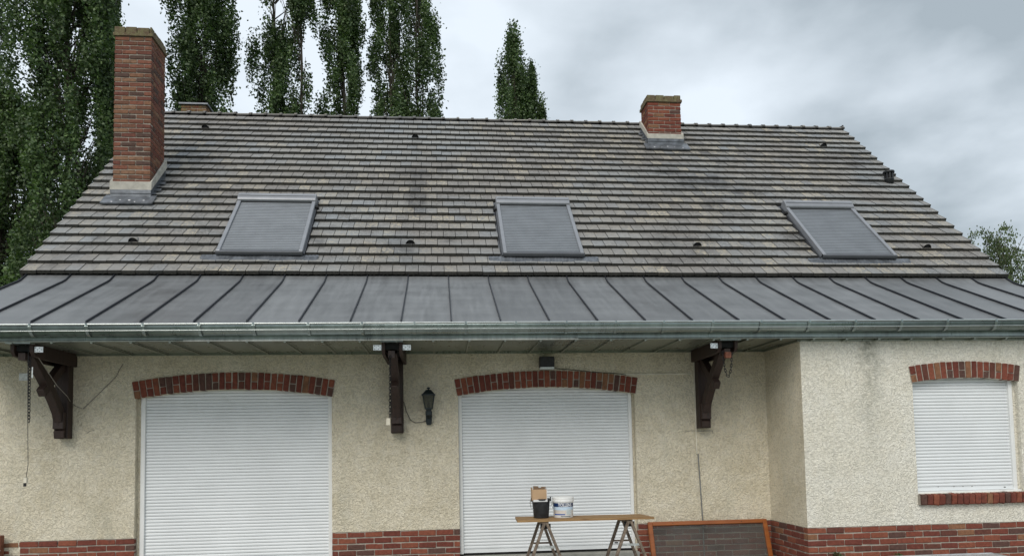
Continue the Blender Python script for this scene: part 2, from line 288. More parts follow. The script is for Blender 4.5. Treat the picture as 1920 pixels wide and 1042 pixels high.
# ------------------------------------------------------------------ builders
class MB:
    def __init__(s): s.v = []; s.f = []
    def add(s, vs, fs):
        o = len(s.v); s.v += [tuple(x) for x in vs]; s.f += [tuple(i+o for i in f) for f in fs]; return s
    def box(s, x0, x1, y0, y1, z0, z1, M=None):
        vs = [(x0, y0, z0), (x1, y0, z0), (x1, y1, z0), (x0, y1, z0), (x0, y0, z1), (x1, y0, z1), (x1, y1, z1), (x0, y1, z1)]
        if M is not None: vs = [tuple(M @ Vector(v)) for v in vs]
        return s.add(vs, [(0, 3, 2, 1), (4, 5, 6, 7), (0, 1, 5, 4), (1, 2, 6, 5), (2, 3, 7, 6), (3, 0, 4, 7)])
    def prism(s, pts, axis, a, b):      # convex/concave polygon (2D) extruded along an axis
        def P(p, h): return {'x': (h, p[0], p[1]), 'y': (p[0], h, p[1]), 'z': (p[0], p[1], h)}[axis]
        n = len(pts); vs = [P(p, a) for p in pts]+[P(p, b) for p in pts]
        return s.add(vs, [tuple(range(n)), tuple(range(2*n-1, n-1, -1))]+[(i, i+n, (i+1) % n+n, (i+1) % n) for i in range(n)])
    def strip(s, pts, axis, a, b):      # open profile swept along an axis (sheet)
        def P(p, h): return {'x': (h, p[0], p[1]), 'y': (p[0], h, p[1])}[axis]
        n = len(pts); vs = [P(p, a) for p in pts]+[P(p, b) for p in pts]
        return s.add(vs, [(i, i+1, i+1+n, i+n) for i in range(n-1)])
    def tube(s, path, r, seg=8, cap=True, r1=None):
        path = [Vector(p) for p in path]; n = len(path); rings = []; prev = None
        for i, p in enumerate(path):
            d = (path[min(i+1, n-1)]-path[max(i-1, 0)]).normalized()
            a = prev if prev is not None else (Vector((0, 0, 1)) if abs(d.z) < .9 else Vector((1, 0, 0)))
            u = (a-d*a.dot(d)).normalized(); prev = u; w_ = d.cross(u)
            rr = r if r1 is None else r+(r1-r)*i/max(1, n-1)
            rings.append([p+u*rr*math.cos(2*math.pi*k/seg)+w_*rr*math.sin(2*math.pi*k/seg) for k in range(seg)])
        fs = [(i*seg+k, i*seg+(k+1) % seg, (i+1)*seg+(k+1) % seg, (i+1)*seg+k) for i in range(n-1) for k in range(seg)]
        if cap: fs += [tuple(range(seg-1, -1, -1)), tuple((n-1)*seg+k for k in range(seg))]
        return s.add([v for q in rings for v in q], fs)
    def lathe(s, prof, cx, cy, z0=0, seg=24, sq=None):
        vs = []
        for r, z in prof:
            for k in range(seg):
                a = 2*math.pi*(k+.5)/seg; vs.append((cx+r*math.cos(a), cy+r*math.sin(a), z0+z))
        n = len(prof)
        fs = [(i*seg+k, i*seg+(k+1) % seg, (i+1)*seg+(k+1) % seg, (i+1)*seg+k) for i in range(n-1) for k in range(seg)]
        return s.add(vs, fs)
    def beam(s, a, b, w_, h_):          # rectangular bar between two points; w_ across X, h_ in the other direction
        a = Vector(a); b = Vector(b); d = (b-a).normalized(); X = Vector((1, 0, 0)) if abs(d.x) < .9 else Vector((0, 1, 0))
        X = (X-d*X.dot(d)).normalized(); Y = d.cross(X)
        vs = [q+X*i*w_/2+Y*j*h_/2 for q in (a, b) for i, j in ((-1, -1), (1, -1), (1, 1), (-1, 1))]
        return s.add(vs, [(3, 2, 1, 0), (4, 5, 6, 7), (0, 1, 5, 4), (1, 2, 6, 5), (2, 3, 7, 6), (3, 0, 4, 7)])
    def mesh(s, name, mat, smooth=False):
        me = bpy.data.meshes.new(name); me.from_pydata(s.v, [], s.f); me.validate(); me.update()
        me.materials.append(MATS[mat])
        if smooth: me.polygons.foreach_set('use_smooth', [True]*len(me.polygons))
        return me
WL = {}
def put(name, me, parent=None, loc=(0, 0, 0), rot=None, scale=None, label=None, kind=None):
    o = bpy.data.objects.new(name, me); C.objects.link(o); o.location = loc; WL[o.name] = Vector(loc)
    if rot: o.rotation_euler = rot
    if scale: o.scale = scale
    if parent is not None:
        o.parent = parent; o.matrix_parent_inverse = Matrix.Translation(-WL[parent.name])
    if label: o['label'] = label
    if kind: o['kind'] = kind
    return o
def part(name, mb, mat, parent=None, smooth=False, **k): return put(name, mb.mesh(name, mat, smooth), parent, **k)
def bev(o, w_=.004, seg=1):
    mo = o.modifiers.new('bevel', 'BEVEL'); mo.width = w_; mo.segments = seg; mo.limit_method = 'ANGLE'; return o
def thing(name, label, cat, loc=(0, 0, 0), group=None):
    o = bpy.data.objects.new(name, None); C.objects.link(o); o.location = loc; WL[o.name] = Vector(loc)
    o.empty_display_size = .2; o['label'] = label; o['category'] = cat
    if group: o['group'] = group
    return o
def tag(o, label, cat, group=None):
    o['label'] = label; o['category'] = cat
    if group: o['group'] = group
    return o
# share brick meshes: unit brick, irregular bevelled edges
def brick_mesh(i, mat):
    rg = random.Random(100+i); mb = MB(); vs = []
    b_ = .035
    for z, s in ((0, 1), (0.12, 0), (.88, 0), (1, 1)):
        for x, y in ((0, 0), (1, 0), (1, 1), (0, 1)):
            xx = x+(b_ if x == 0 else -b_)*s*.5; yy = y+(.10 if y == 0 else -.10)*s*.6
            vs.append((xx-.5+rg.uniform(-.012, .012), yy-.5+rg.uniform(-.05, .05), z-.5+rg.uniform(-.05, .05)))
    fs = [(3, 2, 1, 0), (12, 13, 14, 15)]
    for k in range(3):
        for j in range(4): fs.append((k*4+j, k*4+(j+1) % 4, (k+1)*4+(j+1) % 4, (k+1)*4+j))
    mb.add(vs, fs); return mb.mesh('brick', mat)
BM = {m_: [brick_mesh(i, m_) for i in range(6)] for m_ in ('brick_single', 'brick_old')}
def brick(parent, cx, cy, cz, sx, sy, sz, mat='brick_single', roty=0, name='brick'):
    o = put(name, random.choice(BM[mat]), parent, (cx, cy+random.uniform(-.0025, .0025), cz), (0, roty, 0) if roty else None, (sx, sy, sz))
    return o

# ================================================================== ground
part('ground', MB().box(-400, 400, -400, 800, -1, -.02), 'lawn', kind='structure')
part('patio', MB().box(-9, 12, -7.5, .3, -.15, 0), 'patio', kind='structure')

# ================================================================== house
house = thing('house', 'long cream rendered house with grey tiled roof, zinc canopy and red brick plinth', 'house')
XW0, XW1, XC, XE = -5.42, 8.60, 4.395, 8.60
YB, ZP, ZT = -1.0, .60, 2.90
def arc(x, xa, xb, zs, rise):
    h = (xb-xa)/2; R = (h*h+rise*rise)/(2*rise); c = (xa+xb)/2
    return zs+math.sqrt(max(0, R*R-(x-c)**2))-(R-rise)
OPEN = [dict(xa=-3.79, xb=-1.385, zs=2.325, rise=.105, zb=.22, Y=0.0), dict(xa=.228, xb=2.575, zs=2.318, rise=.10, zb=.22, Y=0.0), dict(xa=5.83, xb=7.235, zs=2.345, rise=.055, zb=.975, Y=YB)]
def wall_face(name, mat, Y, x0, x1, z0, z1, opens, parent):
    mb = MB(); D = .30; xs = x0
    def slab(a, b, c, d):
        if b-a > 1e-4 and d-c > 1e-4: mb.add([(a, Y, c), (b, Y, c), (b, Y, d), (a, Y, d)], [(0, 1, 2, 3)])
    for o in opens:
        slab(xs, o['xa'], z0, z1)
        if o['zb'] > z0: slab(o['xa'], o['xb'], z0, o['zb']); mb.add([(o['xa'], Y, o['zb']), (o['xb'], Y, o['zb']), (o['xb'], Y+D, o['zb']), (o['xa'], Y+D, o['zb'])], [(0, 1, 2, 3)])
        n = 24; zb0 = max(z0, o['zb'])
        for i in range(n):
            a = o['xa']+(o['xb']-o['xa'])*i/n; b = o['xa']+(o['xb']-o['xa'])*(i+1)/n
            za = arc(a, o['xa'], o['xb'], o['zs'], o['rise']); zb = arc(b, o['xa'], o['xb'], o['zs'], o['rise'])
            mb.add([(a, Y, za), (b, Y, zb), (b, Y, z1), (a, Y, z1)], [(0, 1, 2, 3)])
            mb.add([(a, Y, za), (b, Y, zb), (b, Y+D, zb), (a, Y+D, za)], [(3, 2, 1, 0)])
        for x in (o['xa'], o['xb']):
            mb.add([(x, Y, zb0), (x, Y+D, zb0), (x, Y+D, o['zs']), (x, Y, o['zs'])], [(0, 1, 2, 3)])
        xs = o['xb']
    slab(xs, x1, z0, z1)
    mb.add([(x0, Y+D, z0), (x1, Y+D, z0), (x1, Y+D, z1), (x0, Y+D, z1)], [(0, 3, 2, 1)]) if False else None
    return part(name, mb, mat, parent)
wall = wall_face('wall', 'render_main', 0.0, XW0, XC, ZP, ZT+.05, OPEN[:2], house)
wall_face('wall', 'render_bay', YB, XC, XE, ZP, ZT+.05, OPEN[2:], house)
mb = MB()
mb.add([(XC, 0, ZP), (XC, YB, ZP), (XC, YB, ZT+.05), (XC, 0, ZT+.05)], [(0, 1, 2, 3)])
part('wall', mb, 'render_main', house)
# gable ends and rear wall (pentagons following both slopes)
YR, ZR, YBK = 5.42, 8.36, 9.9
for x, s in ((XW0, 1), (XE, -1)):
    y0 = 0.0 if x < 0 else YB
    mb = MB().prism([(y0+.001, 0), (YBK, 0), (YBK, 4.0), (YR, 8.05), (1.05, 3.9), (.3, 3.2), (y0+.001, 2.95)], 'x', x, x+.3*s)
    part('gable_wall', mb, 'render_main', house)
part('rear_wall', MB().box(XW0+.3, XE-.3, YBK-.3, YBK, 0, 4.0), 'render_main', house)
# plinths with individual bricks
GX, GZ, JT = .225, .0765, .0115
def course_plinth(Y, x0, x1, first_joint, skip=(), face='front', zt=ZP, rows=8, mat='brick_single', parent=None, side_x=None):
    pass
def run(parent, a0, a1, phase, z_top, nrow, to_world, mat='brick_single', depth=.10, minlen=.05, gx=GX, gz=GZ):
    """bricks along a 1-D run; to_world(a) -> (x, y, axis)"""
    for r in range(nrow):
        z = z_top-gz*(r+.5)
        ph = phase+(gx/2 if r % 2 else 0)+random.uniform(-.004, .004)
        k = math.floor((a0-ph)/gx); iv = []
        while True:
            s = ph+k*gx; e_ = s+gx; k += 1
            if s >= a1-1e-6: break
            s_, e2 = max(s, a0), min(e_, a1)
            if e2-s_ > .001: iv.append([s_, e2])
        if len(iv) > 1 and iv[0][1]-iv[0][0] < minlen: iv[1][0] = iv[0][0]; iv.pop(0)
        if len(iv) > 1 and iv[-1][1]-iv[-1][0] < minlen: iv[-2][1] = iv[-1][1]; iv.pop()
        for s_, e2 in iv:
            if s_ <= a0+1e-6: s_ -= JT*.5
            if e2 >= a1-1e-6: e2 += JT*.5
            L = e2-s_-JT; c_ = (s_+e2)/2
            x, y, ax = to_world(c_)
            h = gz-JT
            jz = random.uniform(-.0015, .0015)
            if ax == 'x': brick(parent, x, y, z+jz, L, depth, h, mat)
            else: brick(parent, x, y, z+jz, depth, L, h, mat)
NR = 6
for x0, x1, ph in ((XW0, -3.79, -5.1327), (-1.385, .228, -1.197), (2.575, XC-.006, 2.61)):
    pl = part('plinth', MB().box(x0, x1, .006, .30, -.02, ZP-.001), 'mortar', house)
    run(pl, x0, x1, ph, ZP-.002, NR, lambda a: (a, .049, 'x'))
    nb = MB()
    for r in range(NR, 8):
        z = ZP-GZ*(r+.5); k = 0; xs_ = x0-(.11 if r % 2 else 0)
        while xs_ < x1:
            a, b_ = max(xs_, x0), min(xs_+GX, x1)-JT
            if b_-a > .03: nb.box(a, b_, -.0, .08, z-.0325, z+.0325)
            xs_ += GX
    part('brick_courses', nb, 'brick_joined', pl, kind='stuff')
pl = part('plinth', MB().box(XC+.006, XE, YB+.006, YB+.30, -.02, ZP-.001), 'mortar', house)
run(pl, XC, XE, 4.6308-.225, ZP-.002, NR, lambda a: (a, YB+.049, 'x'))
pl2 = part('plinth', MB().box(XC+.0065, XC+.30, YB+.31, .3, -.02, ZP-.0015), 'mortar', house)
run(pl2, YB+.10, -.002, YB+.10, ZP-.002, NR, lambda a: (XC+.049, a, 'y'))
nb = MB()
for r in range(NR, 8):
    z = ZP-GZ*(r+.5); xs_ = XC-(.11 if r % 2 else 0)
    while xs_ < XE:
        a, b_ = max(xs_, XC), min(xs_+GX, XE)-JT
        if b_-a > .03: nb.box(a, b_, YB, YB+.08, z-.0325, z+.0325)
        xs_ += GX
part('brick_courses', nb, 'brick_joined', pl, kind='stuff')
# arches of upright bricks
def arch(o, x0o, x1o, th, n, Y):
    xa, xb, zs, rise = o['xa'], o['xb'], o['zs'], o['rise']
    ang0 = None; h = (xb-xa)/2; R = (h*h+rise*rise)/(2*rise); cx = (xa+xb)/2; cz = zs+rise-R
    A = math.asin(min(1, (h+.012)/R))
    pts = [(cx+(R+.002)*math.sin(-A+2*A*i/30), cz+(R+.002)*math.cos(-A+2*A*i/30)) for i in range(31)]+[(cx+(R+th-.004)*math.sin(A-2*A*i/30), cz+(R+th-.004)*math.cos(A-2*A*i/30)) for i in range(31)]
    ar = part('brick_arch', MB().prism(pts, 'y', Y-.006, Y+.10), 'mortar', house)
    da = 2*A/n; split = 0
    for i in range(n):
        a = -A+da*(i+.5); wdt = da*(R+th/2)-.011+random.uniform(-.003, .003)
        full = (i % 2 == 1) if random.random() > .12 else True
        def bk(r0, r1):
            rc = (r0+r1)/2; L = r1-r0
            oo = put('brick', random.choice(BM['brick_single']), ar, (cx+rc*math.sin(a), Y+.040+random.uniform(-.003, .003), cz+rc*math.cos(a)), (0, a-math.pi/2, 0), (L, .11, wdt))
        if full: bk(R, R+th+random.uniform(-.004, .004))
        else:
            sp = .47+random.uniform(-.05, .05); bk(R, R+th*sp-.006); bk(R+th*sp+.006, R+th)
    return ar
arch(OPEN[0], 0, 0, .212, 31, 0.0); arch(OPEN[1], 0, 0, .212, 31, 0.0); arch(OPEN[2], 0, 0, .200, 18, YB)
# window sill of bricks on edge
sl = part('window_sill', MB().prism([(YB-.035, .842), (YB+.12, .842), (YB+.12, .985), (YB-.035, .955)], 'x', 5.825, 7.40), 'mortar', house)
for i in range(20):
    x = 5.868+i*.078
    if x > 7.38: break
    put('brick', random.choice(BM['brick_single']), sl, (x, YB+.012, .906), (math.radians(8), 0, 0), (.066, .16, .128))
# roller shutters
def shutter(xl, xr, z0, z1, Y, rails, label):
    sh = part('roller_shutter', MB().box(xl-.01, xr+.01, Y+.03, Y+.05, z0+.03, z1), 'dark_gap', house, label=label)
    P = .0405; h = P
    prof = [(Y, .0008), (Y-.0045, .006), (Y-.0065, .018), (Y-.0050, .030), (Y-.001, .0375), (Y+.006, .0395)]
    me = MB().strip([(y, z) for y, z in prof], 'x', xl, xr).mesh('slat', 'shutter_white', True)
    n = int((z1-z0-.05)/P)
    me2 = MB().box(xl, xr, Y-.008, Y+.012, 0, .048).mesh('bottom_bar', 'shutter_white')
    put('bottom_bar', me2, sh, (0, 0, z0))
    for i in range(n): put('slat', me, sh, (0, random.uniform(-.0004, .0004), z0+.05+i*P))
    for a, b_, y0 in rails:
        bev(part('guide_rail', MB().box(a, b_, Y-.035, Y+.045, z0-.01, z1), 'pvc_rail', sh), .004)
    return sh
shutter(-3.700, -1.438, .275, 2.47, .10, [(-3.752, -3.698, 0), (-1.440, -1.387, 0)], 'left of the two white door shutters')
shutter(.275, 2.505, .275, 2.47, .10, [(.230, .277, 0), (2.503, 2.545, 0)], 'white door shutter behind the trestle table')
shutter(5.845, 7.150, .998, 2.45, YB+.09, [(5.831, 5.846, 0), (7.149, 7.198, 0)], 'white window shutter')
part('window_ledge', MB().box(5.832, 7.225, YB+.03, YB+.15, .972, .995), 'pvc_rail', house)
part('reveal', MB().box(-3.7895, -3.7525, .078, .20, .23, 2.34), 'render_main', house)
part('reveal', MB().box(2.5455, 2.5745, .078, .20, .23, 2.33), 'render_main', house)
part('reveal', MB().box(7.1985, 7.2345, YB+.068, YB+.20, .98, 2.35), 'render_bay', house)
part('shutter_lock', MB().box(2.27, 2.32, .086, .094, .345, .358), 'dark_gap', house)
for xa, xb in ((-3.789, -1.386), (.229, 2.574)):
    part('door_gap', MB().box(xa, xb, .11, .16, .2425, .272), 'dark_gap', house)
    bev(part('threshold', MB().box(xa, xb, -.05, .30, .05, .242), 'threshold_stone', house), .006)
simple_marks = MB()
for x, z in ((6.15, 1.042), (6.36, 1.04), (6.60, 1.038), (6.48, 1.04)): simple_marks.box(x, x+.008, YB+.0795, YB+.0815, z, z+.01)
simple_marks.box(7.03, 7.055, YB+.0795, YB+.0815, 1.018, 1.028)
part('vent_slot', simple_marks, 'dark_gap', house)

# ---- soffit, fascia, gutter, canopy
sf = part('soffit', MB().box(-5.62, 8.78, -1.118, .02, 2.885, 2.896), 'soffit_zinc', house)
k = -13
me = MB().box(-.012, .012, -1.112, -.035, 2.866, 2.8845).mesh('soffit_seam', 'soffit_zinc')
meb = MB().box(-.028, .028, -1.112, -.035, 2.880, 2.8848).mesh('soffit_lap', 'soffit_zinc')
while -.076+.418*k < 8.7:
    x = -.076+.418*k; k += 1
    if x < -5.6: continue
    put('soffit_seam', me, sf, (x, 0, 0)); put('soffit_lap', meb, sf, (x+.016, 0, 0))
part('wall_trim', MB().box(-5.42, XC-.002, -.030, -.002, 2.862, 2.8845), 'soffit_zinc', sf)
part('wall_trim', MB().box(XC, XE, YB-.028, YB-.002, 2.862, 2.8845), 'soffit_zinc', sf)
part('wall_trim', MB().box(XC-.028, XC-.002, YB, -.031, 2.862, 2.8845), 'soffit_zinc', sf)
fa = part('fascia', MB().strip([(-1.119, 3.06), (-1.119, 2.975), (-1.122, 2.905), (-1.130, 2.893), (-1.121, 2.884), (-1.112, 2.884)], 'x', -5.64, 8.80), 'fascia_zinc', house, label='zinc fascia strip under the gutter, brighter in the middle')
mo = fa.modifiers.new('solid', 'SOLIDIFY'); mo.thickness = .004
part('fascia_strip', MB().strip([(-1.1262, 2.912), (-1.134, 2.893), (-1.125, 2.8815)], 'x', -2.85, 1.62), 'pale_zinc', fa, label='brighter stretch of the fascia strip')
for x in (-3.9, -1.6, 1.62, 3.2, 4.75, 6.3): part('fascia_joint', MB().box(x, x+.006, -1.128, -1.118, 2.90, 2.97), 'fascia_zinc', fa)
# gutter: half round with front bead, falling slightly to the left
def gz(x): return 3.030+.0026*x
GY = -1.215; GR = .085
prof = []
for i in range(17):
    a = math.pi*(1.0*i/16); prof.append((GY-GR*math.cos(a)*-1 if False else GY+GR*math.cos(a), -GR*math.sin(a)*1.05))
prof = prof[::-1]   # from front (Y=-1.30) under to back
prof = [(GY-GR-.002, .022), (GY-GR-.006, .004)]+prof[1:]
bead = [(GY-GR-.004+.011*math.cos(a), .026+.011*math.sin(a)) for a in [2*math.pi*i/10 for i in range(10)]]
def sweep(name, prof, x0, x1, mat, parent, closed=False, smooth=True, thick=0):
    mb = MB(); n = len(prof)
    vs = [(x0, y, z+gz(x0)) for y, z in prof]+[(x1, y, z+gz(x1)) for y, z in prof]
    fs = [(i, (i+1) % n, (i+1) % n+n, i+n) for i in range(n if closed else n-1)]
    mb.add(vs, fs); o = part(name, mb, mat, parent, smooth)
    if thick: mo = o.modifiers.new('solid', 'SOLIDIFY'); mo.thickness = thick
    return o
gut = sweep('gutter', prof, -5.72, 8.90, 'gutter_zinc', house, thick=.003)
sweep('gutter_bead', bead, -5.72, 8.90, 'bright_zinc', gut, True)
# rolled rib along the lower front
rib = [(GY-GR*.90-.006+.006*math.cos(a), -.043+.006*math.sin(a)) for a in [2*math.pi*i/8 for i in range(8)]]
sweep('gutter_rib', rib, -5.72, 8.90, 'bright_zinc', gut, True)
hk = MB()
hp = [(y*1+(GY*(-.0)), z) for y, z in prof]
cc = (GY, 0)
hp = [(GY+(y-GY)*1.06, z*1.07) for y, z in prof]
for s in (-.016, .010):
    hk.strip([(y, z+3.03) for y, z in hp], 'x', s, s+.006)
hk.strip([(y*1+(-.001 if y < GY else 0), z+3.03) for y, z in hp], 'x', -.016, .016)
hk.box(-.010, .010, GY-GR-.02, GY-GR-.006, 3.044, 3.064)
hme = hk.mesh('gutter_hook', 'gutter_zinc')
HX = [-4.965+.0, -4.383, -3.804, -3.217, -2.628, -2.048, -1.454, -.863, -.28, .297, .869, 1.454, 2.032, 2.601, 3.19, 3.777, 4.372, 4.948, 5.531, 6.118, 6.747, 7.33, 7.91, 8.5]
for x in HX: put('gutter_hook', hme, gut, (x, 0, gz(x)-3.03))
# canopy
SX, SS = -4.4593, .57427
cprof = [(1.02, 4.155), (.86, 4.035), (.79, 3.985), (.70, 3.938), (-1.14, 3.087), (-1.152, 3.072)]
can = part('canopy_roof', MB().prism([(.98, 4.10), (.85, 3.99), (.69, 3.905), (-1.112, 3.06), (-1.112, 2.99), (-.2, 2.99), (.98, 3.5)], 'x', SX-2*SS+.03, SX+23*SS-.03), 'under_tile', house)
pan = MB().strip(cprof, 'x', .004, SS-.004).mesh('zinc_panel', 'canopy_zinc')
smm = MB()
for (y0, z0), (y1, z1) in zip(cprof[:-2], cprof[1:-1]):
    smm.add([(x, y, z+dz) for x in (-.006, .006) for y, z, dz in ((y0, z0, -.004), (y1, z1, -.004), (y1, z1, .030), (y0, z0, .030))],
            [(0, 1, 2, 3), (7, 6, 5, 4), (3, 2, 6, 7), (1, 5, 6, 2), (0, 3, 7, 4)])
smesh = smm.mesh('standing_seam', 'seam_zinc')
for k in range(-2, 24):
    if k < 23: put('zinc_panel', pan, can, (SX+k*SS, random.uniform(-.0, .0), random.uniform(0, .0015)))
    put('standing_seam', smesh, can, (SX+k*SS, 0, 0))
edge = MB()
for x in (SX-2*SS, SX+23*SS):
    for (y0, z0), (y1, z1) in zip(cprof[:-1], cprof[1:]):
        s = -1 if x < 0 else 1
        edge.add([(x+s*.012, y0, z0+.03), (x+s*.012, y1, z1+.03), (x+s*.012, y1, z1-.12), (x+s*.012, y0, z0-.12)], [(0, 1, 2, 3)])
part('canopy_edge', edge, 'seam_zinc', can)

# ---- tiled roof
S = 0.76621; YT, ZE = .944, 4.099; GA = .26441; TW = .185; NTR = 23
XL, XR = -5.656, 8.775
cs, sn = math.cos(S), math.sin(S)
def RPT(x, v, n=0.0): return (x, YT+v*cs-n*sn, ZE+v*sn+n*cs)
roof = part('roof', MB().prism([(YT-.02, ZE-.02), (YR, ZR-.05), (2*YR-YT, ZE-.02), (2*YR-YT, ZE-.20), (YR, ZR-.26), (YT+.05, ZE-.20)], 'x', XL+.02, XR-.02), 'under_tile', house)
DEL = math.atan(.045/GA)
def tile_geo(mb, rg, M=None, wd=TW, x0=0.0, verge=0, detail=True):
    W = wd-.0065; T = .046; L = GA+.05
    z0 = rg.uniform(-.001, .0015)
    vs = [(x0+.0015, rg.uniform(-.003, .003), z0), (x0+W, rg.uniform(-.003, .003), z0), (x0+W, L, 0), (x0+.0015, L, 0),
          (x0+.0015, .006, T+z0), (x0+W, .006, T+z0+rg.uniform(-.001, .001)), (x0+W, L, T), (x0+.0015, L, T)]
    vs[4:4] = []
    fs = [(0, 3, 2, 1), (4, 5, 6, 7), (0, 1, 5, 4), (1, 2, 6, 5), (3, 0, 4, 7)]
    allv = vs; allf = list(fs)
    def bx(a, b, c, d, e_, f_):
        o = len(allv)
        allv.extend([(a, c, e_), (b, c, e_), (b, d, e_), (a, d, e_), (a, c, f_), (b, c, f_), (b, d, f_), (a, d, f_)])
        allf.extend([tuple(o+i for i in q) for q in ((0, 3, 2, 1), (0, 1, 5, 4), (1, 2, 6, 5), (3, 0, 4, 7))])
    if detail:
        for fx in (.22, .62):
            xx = x0+W*fx+rg.uniform(-.01, .01); bx(xx, xx+.020, .004, .03, -.012, z0+.002)
    if verge:
        a, b = (x0-.03, x0) if verge < 0 else (x0+W, x0+W+.022)
        o = len(allv); allv.extend([(a, -.003, -.05), (b, -.003, -.05), (b, L, -.08), (a, L, -.08), (a, .004, T+.004), (b, .004, T+.004), (b, L, T), (a, L, T)])
        allf.extend([tuple(o+i for i in q) for q in ((0, 3, 2, 1), (4, 5, 6, 7), (0, 1, 5, 4), (1, 2, 6, 5), (3, 0, 4, 7))])
    if M is not None: allv = [tuple(M @ Vector(v)) for v in allv]
    mb.add(allv, allf)
rg = random.Random(5)
def tmesh(wd=TW, verge=0):
    mb = MB(); tile_geo(mb, rg, wd=wd, verge=verge); return mb.mesh('roof_tile', 'tile_single')
TV = [tmesh() for _ in range(5)]; TH = [tmesh(TW/2) for _ in range(2)]
TVG = {(-1, 0): tmesh(TW, -1), (1, 0): tmesh(TW, 1), (-1, 1): tmesh(TW/2, -1), (1, 1): tmesh(TW/2, 1)}
SKY = [-2.575, 1.57, 6.55]
ROTX = S-DEL
def blocked(x, wd, v0):
    for cx in SKY:      # skylight wells
        if x+wd > cx-.64 and x < cx+.64 and .40 < v0+.03 < 2.30: return True
    return False
joined = MB(); cnt = 0; V0 = .0
for r in range(NTR):
    half = r % 2; v = r*GA
    cols = [(XL+i*TW, TW) for i in range(78)] if not half else [(XL, TW/2)]+[(XL+TW/2+i*TW, TW) for i in range(77)]+[(XL+77.5*TW, TW/2)]
    for i, (x, wd) in enumerate(cols):
        pcs = [(x, wd)]
        if blocked(x, wd, v):
            pcs = []
            for cx in SKY:
                a, b = cx-.64, cx+.64
                if x < a < x+wd and a-x > .03: pcs = [(x, a-x)]
                if x < b < x+wd and x+wd-b > .03: pcs = [(b, x+wd-b)]
        vg = -1 if i == 0 else (1 if i == len(cols)-1 else 0)
        sink = .012*math.exp(-((x-2.2)/5)**2)
        for (xx, ww) in pcs:
            n_ = .030+rg.uniform(-.002, .003)
            loc = RPT(xx, v+rg.uniform(-.003, .003), n_)
            rz = rg.uniform(-.006, .006)
            if cnt < 300 and abs(ww-wd) < 1e-6:
                me = TVG[(vg, 1 if wd < TW-.01 else 0)] if vg else (rg.choice(TV) if wd > TW-.01 else rg.choice(TH))
                put('roof_tile', me, roof, loc, (ROTX+rg.uniform(-.006, .006), 0, 0)); cnt += 1
            else:
                M = Matrix.Translation(loc) @ Matrix.Rotation(ROTX+rg.uniform(-.006, .006), 4, 'X')
                tile_geo(joined, rg, M, ww, 0, vg, detail=r < 16)
part('upper_tiles', joined, 'tile_joined', roof, kind='stuff')
# rear slope courses
rear = MB()
for r in range(NTR):
    v = r*GA; y = 2*YR-YT-v*cs; z = ZE+v*sn
    for i in range(39):
        x = XL+i*.37
        M = Matrix.Translation((x+.37, y+.03*sn, z+.03*cs)) @ Matrix.Rotation(math.pi, 4, 'Z') @ Matrix.Rotation(ROTX, 4, 'X')
        tile_geo(rear, rg, M, .37, 0, 0, detail=False)
part('rear_tiles', rear, 'tile_joined', roof, kind='stuff')
# ridge tiles with collars
rm = MB(); hw = .12
def half(mb, r0, r1, x0, x1, n=8, zc=0):
    vs = []; 
    for x, r in ((x0, r0), (x1, r1)):
        for i in range(n+1):
            a = math.pi*i/n; vs.append((x, -r*1.15*math.cos(a), r*.78*math.sin(a)+zc-.02))
    fs = [(i, i+1, i+n+2, i+n+1) for i in range(n)]
    o = len(vs); mb.add(vs+[(x0, 0, -.03), (x1, 0, -.03)], fs+[(i+1, i, o) for i in range(n)]+[(i+n+1, i+n+2, o+1) for i in range(n)])
half(rm, .100, .092, 0, .30); half(rm, .122, .118, -.028, .022)
rme = rm.mesh('ridge_tile', 'tile_single')
nri = int((XR-XL)/.298)
for i in range(nri+1):
    x = XR-.298*(i+1)
    put('ridge_tile', rme, roof, (x+.298, YR, ZR+.035+rg.uniform(-.004, .004)), (rg.uniform(-.02, .02), 0, math.pi+rg.uniform(-.012, .012)))
part('ridge_end', MB().box(XR-.01, XR+.015, YR-.11, YR+.11, ZR-.06, ZR+.10), 'tile_single', roof)
part('ridge_bed', MB().prism([(YR-.15, ZR-.10), (YR+.15, ZR-.10), (YR, ZR+.06)], 'x', XL, XR), 'under_tile', roof)
# small vent tiles
vm = MB(); n = 8
for (ra, rb, ya, yb, cap) in ((.055, .075, .0, .13, 0),):
    vs = []
    for y, r_ in ((0, .062), (.20, .012)):
        for i in range(n+1):
            a = math.pi*i/n; vs.append((-r_*1.15*math.cos(a), y, r_*1.15*math.sin(a)))
    vm.add(vs, [(i+1, i, i+n+1, i+n+2) for i in range(n)])
vmesh = vm.mesh('vent_hood', 'tile_single')
vi = MB(); vi.add([(-.052*math.cos(math.pi*i/8), .012, .056*math.sin(math.pi*i/8)) for i in range(9)], [tuple(range(9))])
vim = vi.mesh('vent_opening', 'vent_dark')
vb = MB()
for k_ in (-.02, .02): vb.box(k_-.003, k_+.003, .004, .012, 0, .05)
for x, v in ((-4.425, 5.30), (-.424, 5.18), (7.883, 5.22), (-4.436, .965), (-.423, .90), (4.041, .93), (7.867, .965)):
    v = math.floor(v/GA)*GA+.02
    loc = RPT(x, v, .070)
    vh = put('vent_tile', vmesh, roof, loc, (ROTX, 0, 0))
    o = put('vent_opening', vim, None, loc, (ROTX, 0, 0)); o.parent = roof; o.matrix_parent_inverse = Matrix.Identity(4)
